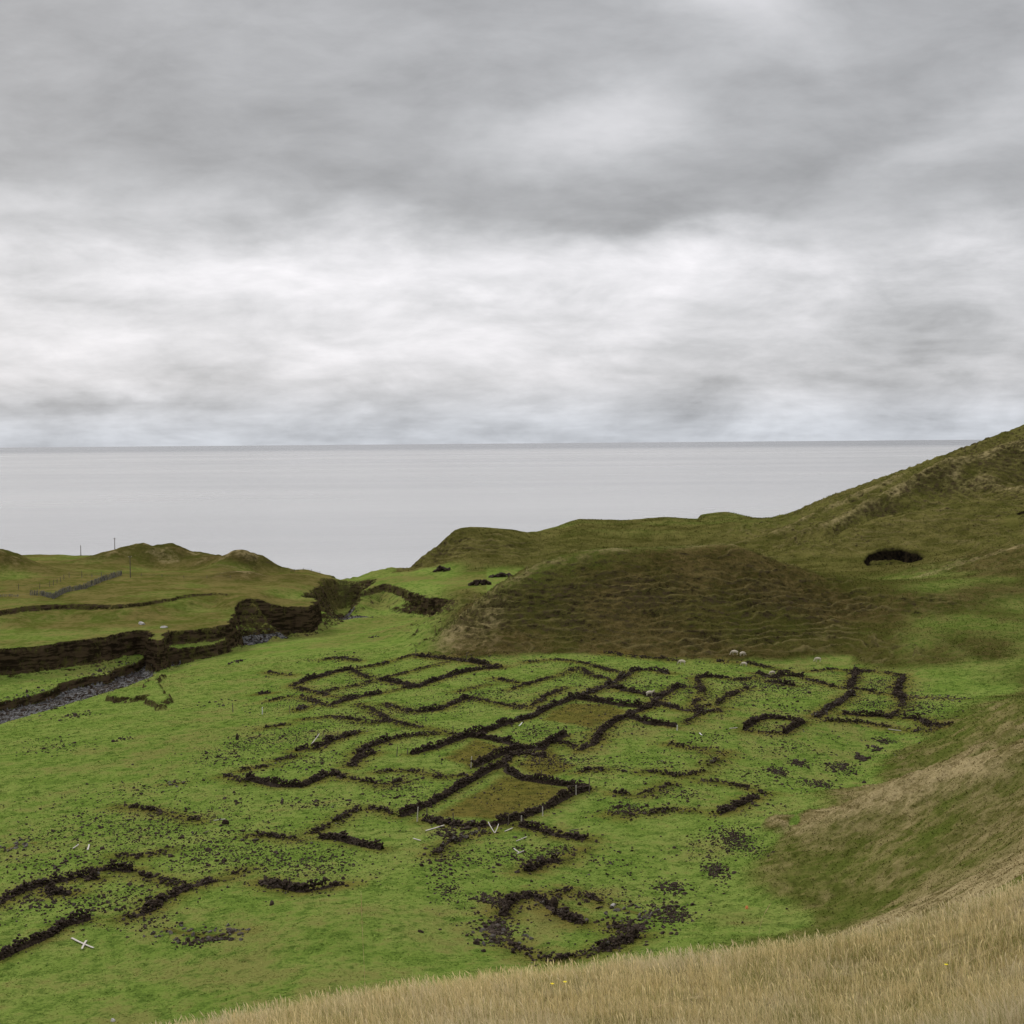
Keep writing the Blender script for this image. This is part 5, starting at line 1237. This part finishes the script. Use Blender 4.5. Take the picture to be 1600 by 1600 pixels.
# ---- sheep: one skinned body, grazing or standing
def sheep(px, py, rot, label, graze=True, size=1.0, k=0):
    P = hits([(px, py)])[0]
    hd = [(0.46, 0, .66, .15), (0.62, 0, .50 if graze else .80, .105), (0.70, 0, .30 if graze else .92, .09), (0.80, 0, .14 if graze else .90, .065), (0.86, 0, .07 if graze else .84, .04)]
    pts = [(-.42, 0, .62, .22), (-.15, 0, .64, .27), (.12, 0, .64, .27), (.32, 0, .64, .22)] + hd
    ed = [(i, i + 1) for i in range(len(pts) - 1)]
    for sx, sy, root in ((.30, .12, 3), (.30, -.12, 3), (-.40, .13, 0), (-.40, -.13, 0)):
        b_ = len(pts); back = sx < 0
        pts += [(sx, sy, .42, .085), (sx + (-.05 if back else .01), sy, .24, .045), (sx + (.0 if back else -.01), sy, .05, .032), (sx + .04, sy, .015, .036)]
        ed += [(root, b_), (b_, b_ + 1), (b_ + 1, b_ + 2), (b_ + 2, b_ + 3)]
    n = len(pts); pts += [(-.54, 0, .60, .07), (-.58, 0, .46, .04)]; ed += [(0, n), (n, n + 1)]          # tail
    for s in (-1, 1):                                                                                   # ears
        q = len(pts); e = hd[2]; pts += [(e[0] - .02, s * .12, e[2] + .06, .03)]; ed += [(6, q)]
    me = bpy.data.meshes.new('sheep'); me.from_pydata([p[:3] for p in pts], ed, []); me.materials.append(WOOL)
    o = bpy.data.objects.new('sheep', me); COL.objects.link(o)
    sk = o.modifiers.new('skin', 'SKIN'); sv = me.skin_vertices[0].data if me.skin_vertices else None
    if sv is None:
        me.skin_vertices_add if False else None
        import bmesh
        bm = bmesh.new(); bm.from_mesh(me); ly = bm.verts.layers.skin.verify()
        for i, v in enumerate(bm.verts): v[ly].radius = (pts[i][3], pts[i][3]); v[ly].use_root = (i == 0)
        bm.to_mesh(me); bm.free()
    else:
        for i, p in enumerate(pts): sv[i].radius = (p[3], p[3]); sv[i].use_root = (i == 0)
    o.modifiers.new('smooth', 'SUBSURF').render_levels = 2; o.modifiers[-1].levels = 1
    sk.use_smooth_shade = True
    o.location = (P[0], P[1], gz(P[0], P[1])); o.rotation_euler = (0, 0, math.radians(rot)); o.scale = (size,) * 3
    tag(o, label, 'sheep', 'sheep grazing at the foot of the mound')
sheep(1148, 1024, 175, 'left sheep of the close pair at the foot of the mound')
sheep(1160, 1026, 20, 'right sheep of the close pair at the foot of the mound', True, .9)
sheep(1066, 1039, 165, 'cream sheep grazing below the farthest thin wall', True, 1.0)
sheep(1163, 1041, 150, 'sheep standing in front of the close pair, half behind a wall', True, .85)
sheep(1015, 1088, 10, 'sheep standing behind the dark middle wall, nearest sheep', False, .9)
sheep(1207, 1055, 200, 'small sheep beside the ragged black heaps', True, .8)
sheep(1278, 1034, 185, 'lone sheep on the right at the foot of the mound', True, .9)

# ---- pale rocks, dark outcrops, float, flowers, stalks
def single_rock(px, py, w, hgt, mat, name, label, seed, flat=1.0, cat='rock'):
    P = hits([(px, py)])[0]; V, T = ico(3); g = np.random.RandomState(seed)
    for _ in range(9):
        n = g.randn(3); n /= np.linalg.norm(n); c = g.uniform(.5, .85); d = V @ n; V = V - np.outer(np.maximum(d - c, 0), n)
    V = V * np.array([w / 2, w / 2 * .7, hgt / 1.4]) * (1 + .04 * g.randn(len(V), 1))
    return tag(np_mesh(name, V, T, mat, False, loc=(P[0], P[1], gz(P[0], P[1]) + hgt * .2)), label, cat)
single_rock(222, 976, 1.5, .85, ROCKW, 'pale_rock', 'whitish pointed rock on the terrace behind the tall cut bank', 1)
single_rock(256, 981, 1.6, .45, ROCKW, 'flat_rock', 'flat grey-white slab at the lip of the cut bank', 2)
single_rock(957, 1416, .55, .28, ROCKW, 'flat_rock', 'flat pale slab above the front stone ring', 3)
single_rock(371, 1156, .5, 1.0, LAVA, 'standing_stone', 'dark upright pointed stone in the left field', 4)
single_rock(353, 1288, .8, .6, LAVA, 'large_rock', 'big brownish rock at the end of the brownish rubble oval', 5)
single_rock(176, 1596, .35, .22, ROCKW, 'pale_rock', 'small pale stone near the bottom left edge', 6)
single_rock(866, 1418, .8, .9, LAVA, 'large_rock', 'upright big rock inside the front stone ring', 8)
def outcrop(px, py, wpx, hpx, n, label, seed):
    P = hits([(px, py)])[0]; sc = P[1] / F; g = np.random.RandomState(seed)
    t = g.uniform(-1, 1, n); XY = P[:2] + np.stack([t * wpx * sc / 2, g.randn(n) * .5], -1)
    z = height(XY[:, 0], XY[:, 1]) + g.rand(n) * hpx * sc * np.clip(1.0 - t ** 2, .1, 1)
    o0 = np.array([P[0], P[1], gz(P[0], P[1])])
    V, T, a = rock_batch(np.concatenate([XY, z[:, None]], 1) - o0, g.uniform(.25, .7, n), g.rand(n) * .5)
    tag(np_mesh('rock_outcrop', V, T, LAVA, False, dict(tone=a), loc=tuple(o0)), label, 'rocks')
outcrop(750, 914, 34, 9, 90, 'black jagged rock pile on the green between headland and mound', 1)
outcrop(784, 901, 40, 5, 70, 'flat dark rocks partly behind the left shoulder of the mound', 2)
outcrop(690, 892, 24, 7, 40, 'dark broken rocks at the foot of the headland', 3)
o = single_rock(1167, 1420, .30, .26, ORANGE, 'orange_float', 'small orange float lying on the green slope at right', 7, cat='float')

def flower(px, py, H, label, k):
    P = hits([(px, py + 14)], 5.0, 80.0)[0]; g = np.random.RandomState(k)
    root = bpy.data.objects.new('yellow_flower', None); COL.objects.link(root); root.location = (P[0], P[1], gz(P[0], P[1])); tag(root, label, 'flower', 'yellow flowers in the dry grass')
    Pp = np.array([[0, 0, -.03], [.01, 0, H * .4], [.02, 0, H * .8], [.03, 0, H]]); V, Q, T = tube(Pp, [.004, .004, .003, .003], 5); np_mesh('stem', V, [Q, T], STALK, True, parent=root)
    Vs, Ts, o_ = [], [], 0
    for i in range(9):
        a = i * 2 * math.pi / 9; c, s = math.cos(a), math.sin(a)
        q = np.array([[0, 0, 0], [.014 * c - .008 * s, .014 * s + .008 * c, .006], [.040 * c, .040 * s, .016], [.014 * c + .008 * s, .014 * s - .008 * c, .006]]) + [.03, 0, H]
        Vs.append(q); Ts.append(np.array([[0, 1, 2, 3]]) + o_); o_ += 4
    np_mesh('petals', np.concatenate(Vs), np.concatenate(Ts), YELLOW, False, parent=root)
    v, t = ico(1); np_mesh('flower_centre', v * [.013, .013, .010] + [.03, 0, H + .006], t, YELLOW, True, parent=root)
flower(880, 1564, .42, 'brighter yellow flower in the dry foreground grass, right one of the close pair', 1)
flower(860, 1565, .40, 'paler small yellow flower in the dry foreground grass, left one of the close pair', 2)
flower(1475, 1535, .42, 'tiny yellow flower alone in the dry grass at lower right', 3)
def stalk(pix, d, label, r0=.0035):
    Pp = np.array([at_d(x, y, d + k * .05) for k, (x, y) in enumerate(pix)]); t = np.linspace(0, 1, len(Pp)); tt = np.linspace(0, 1, 14)
    Pp = np.stack([np.interp(tt, t, Pp[:, i]) for i in range(3)], -1)
    for _ in range(2): Pp[1:-1] = (Pp[:-2] + Pp[1:-1] * 2 + Pp[2:]) / 4
    Pp[0, 2] = min(Pp[0, 2], gz(Pp[0, 0], Pp[0, 1]) - .02); rr = np.interp(tt, [0, .75, .88, 1], [r0, r0 * .7, r0 * 1.8, r0 * .3])
    o0 = Pp[0].copy(); V, Q, T = tube(Pp - o0, rr, 5)
    tag(np_mesh('grass_stalk', V, [Q, T], STALK, True, loc=tuple(o0)), label, 'grass stalk', 'long single grass stalks in the foreground')
stalk([(571,1560),(569,1510),(566,1450),(564,1392)], 21.5, 'very tall thin upright stalk rising in front of the green at centre left', .003)
stalk([(1262,1530),(1275,1500),(1305,1462),(1340,1440),(1380,1437),(1410,1450)], 24.0, 'long stalk arching over to the right in the right foreground')
stalk([(1185,1510),(1184,1470),(1190,1435),(1205,1410)], 24.0, 'slender curved stalk in front of the green at centre right', .003)
stalk([(1535,1500),(1555,1460),(1590,1425),(1625,1410)], 24.0, 'bent stalk at the right edge of the picture')
stalk([(1135,1556),(1100,1555),(1065,1562),(1020,1575)], 18.0, 'pale stalk bent almost flat across the dry grass')
stalk([(1500,1515),(1530,1490),(1560,1478)], 22.0, 'short straight pale straw leaning right in the right foreground')
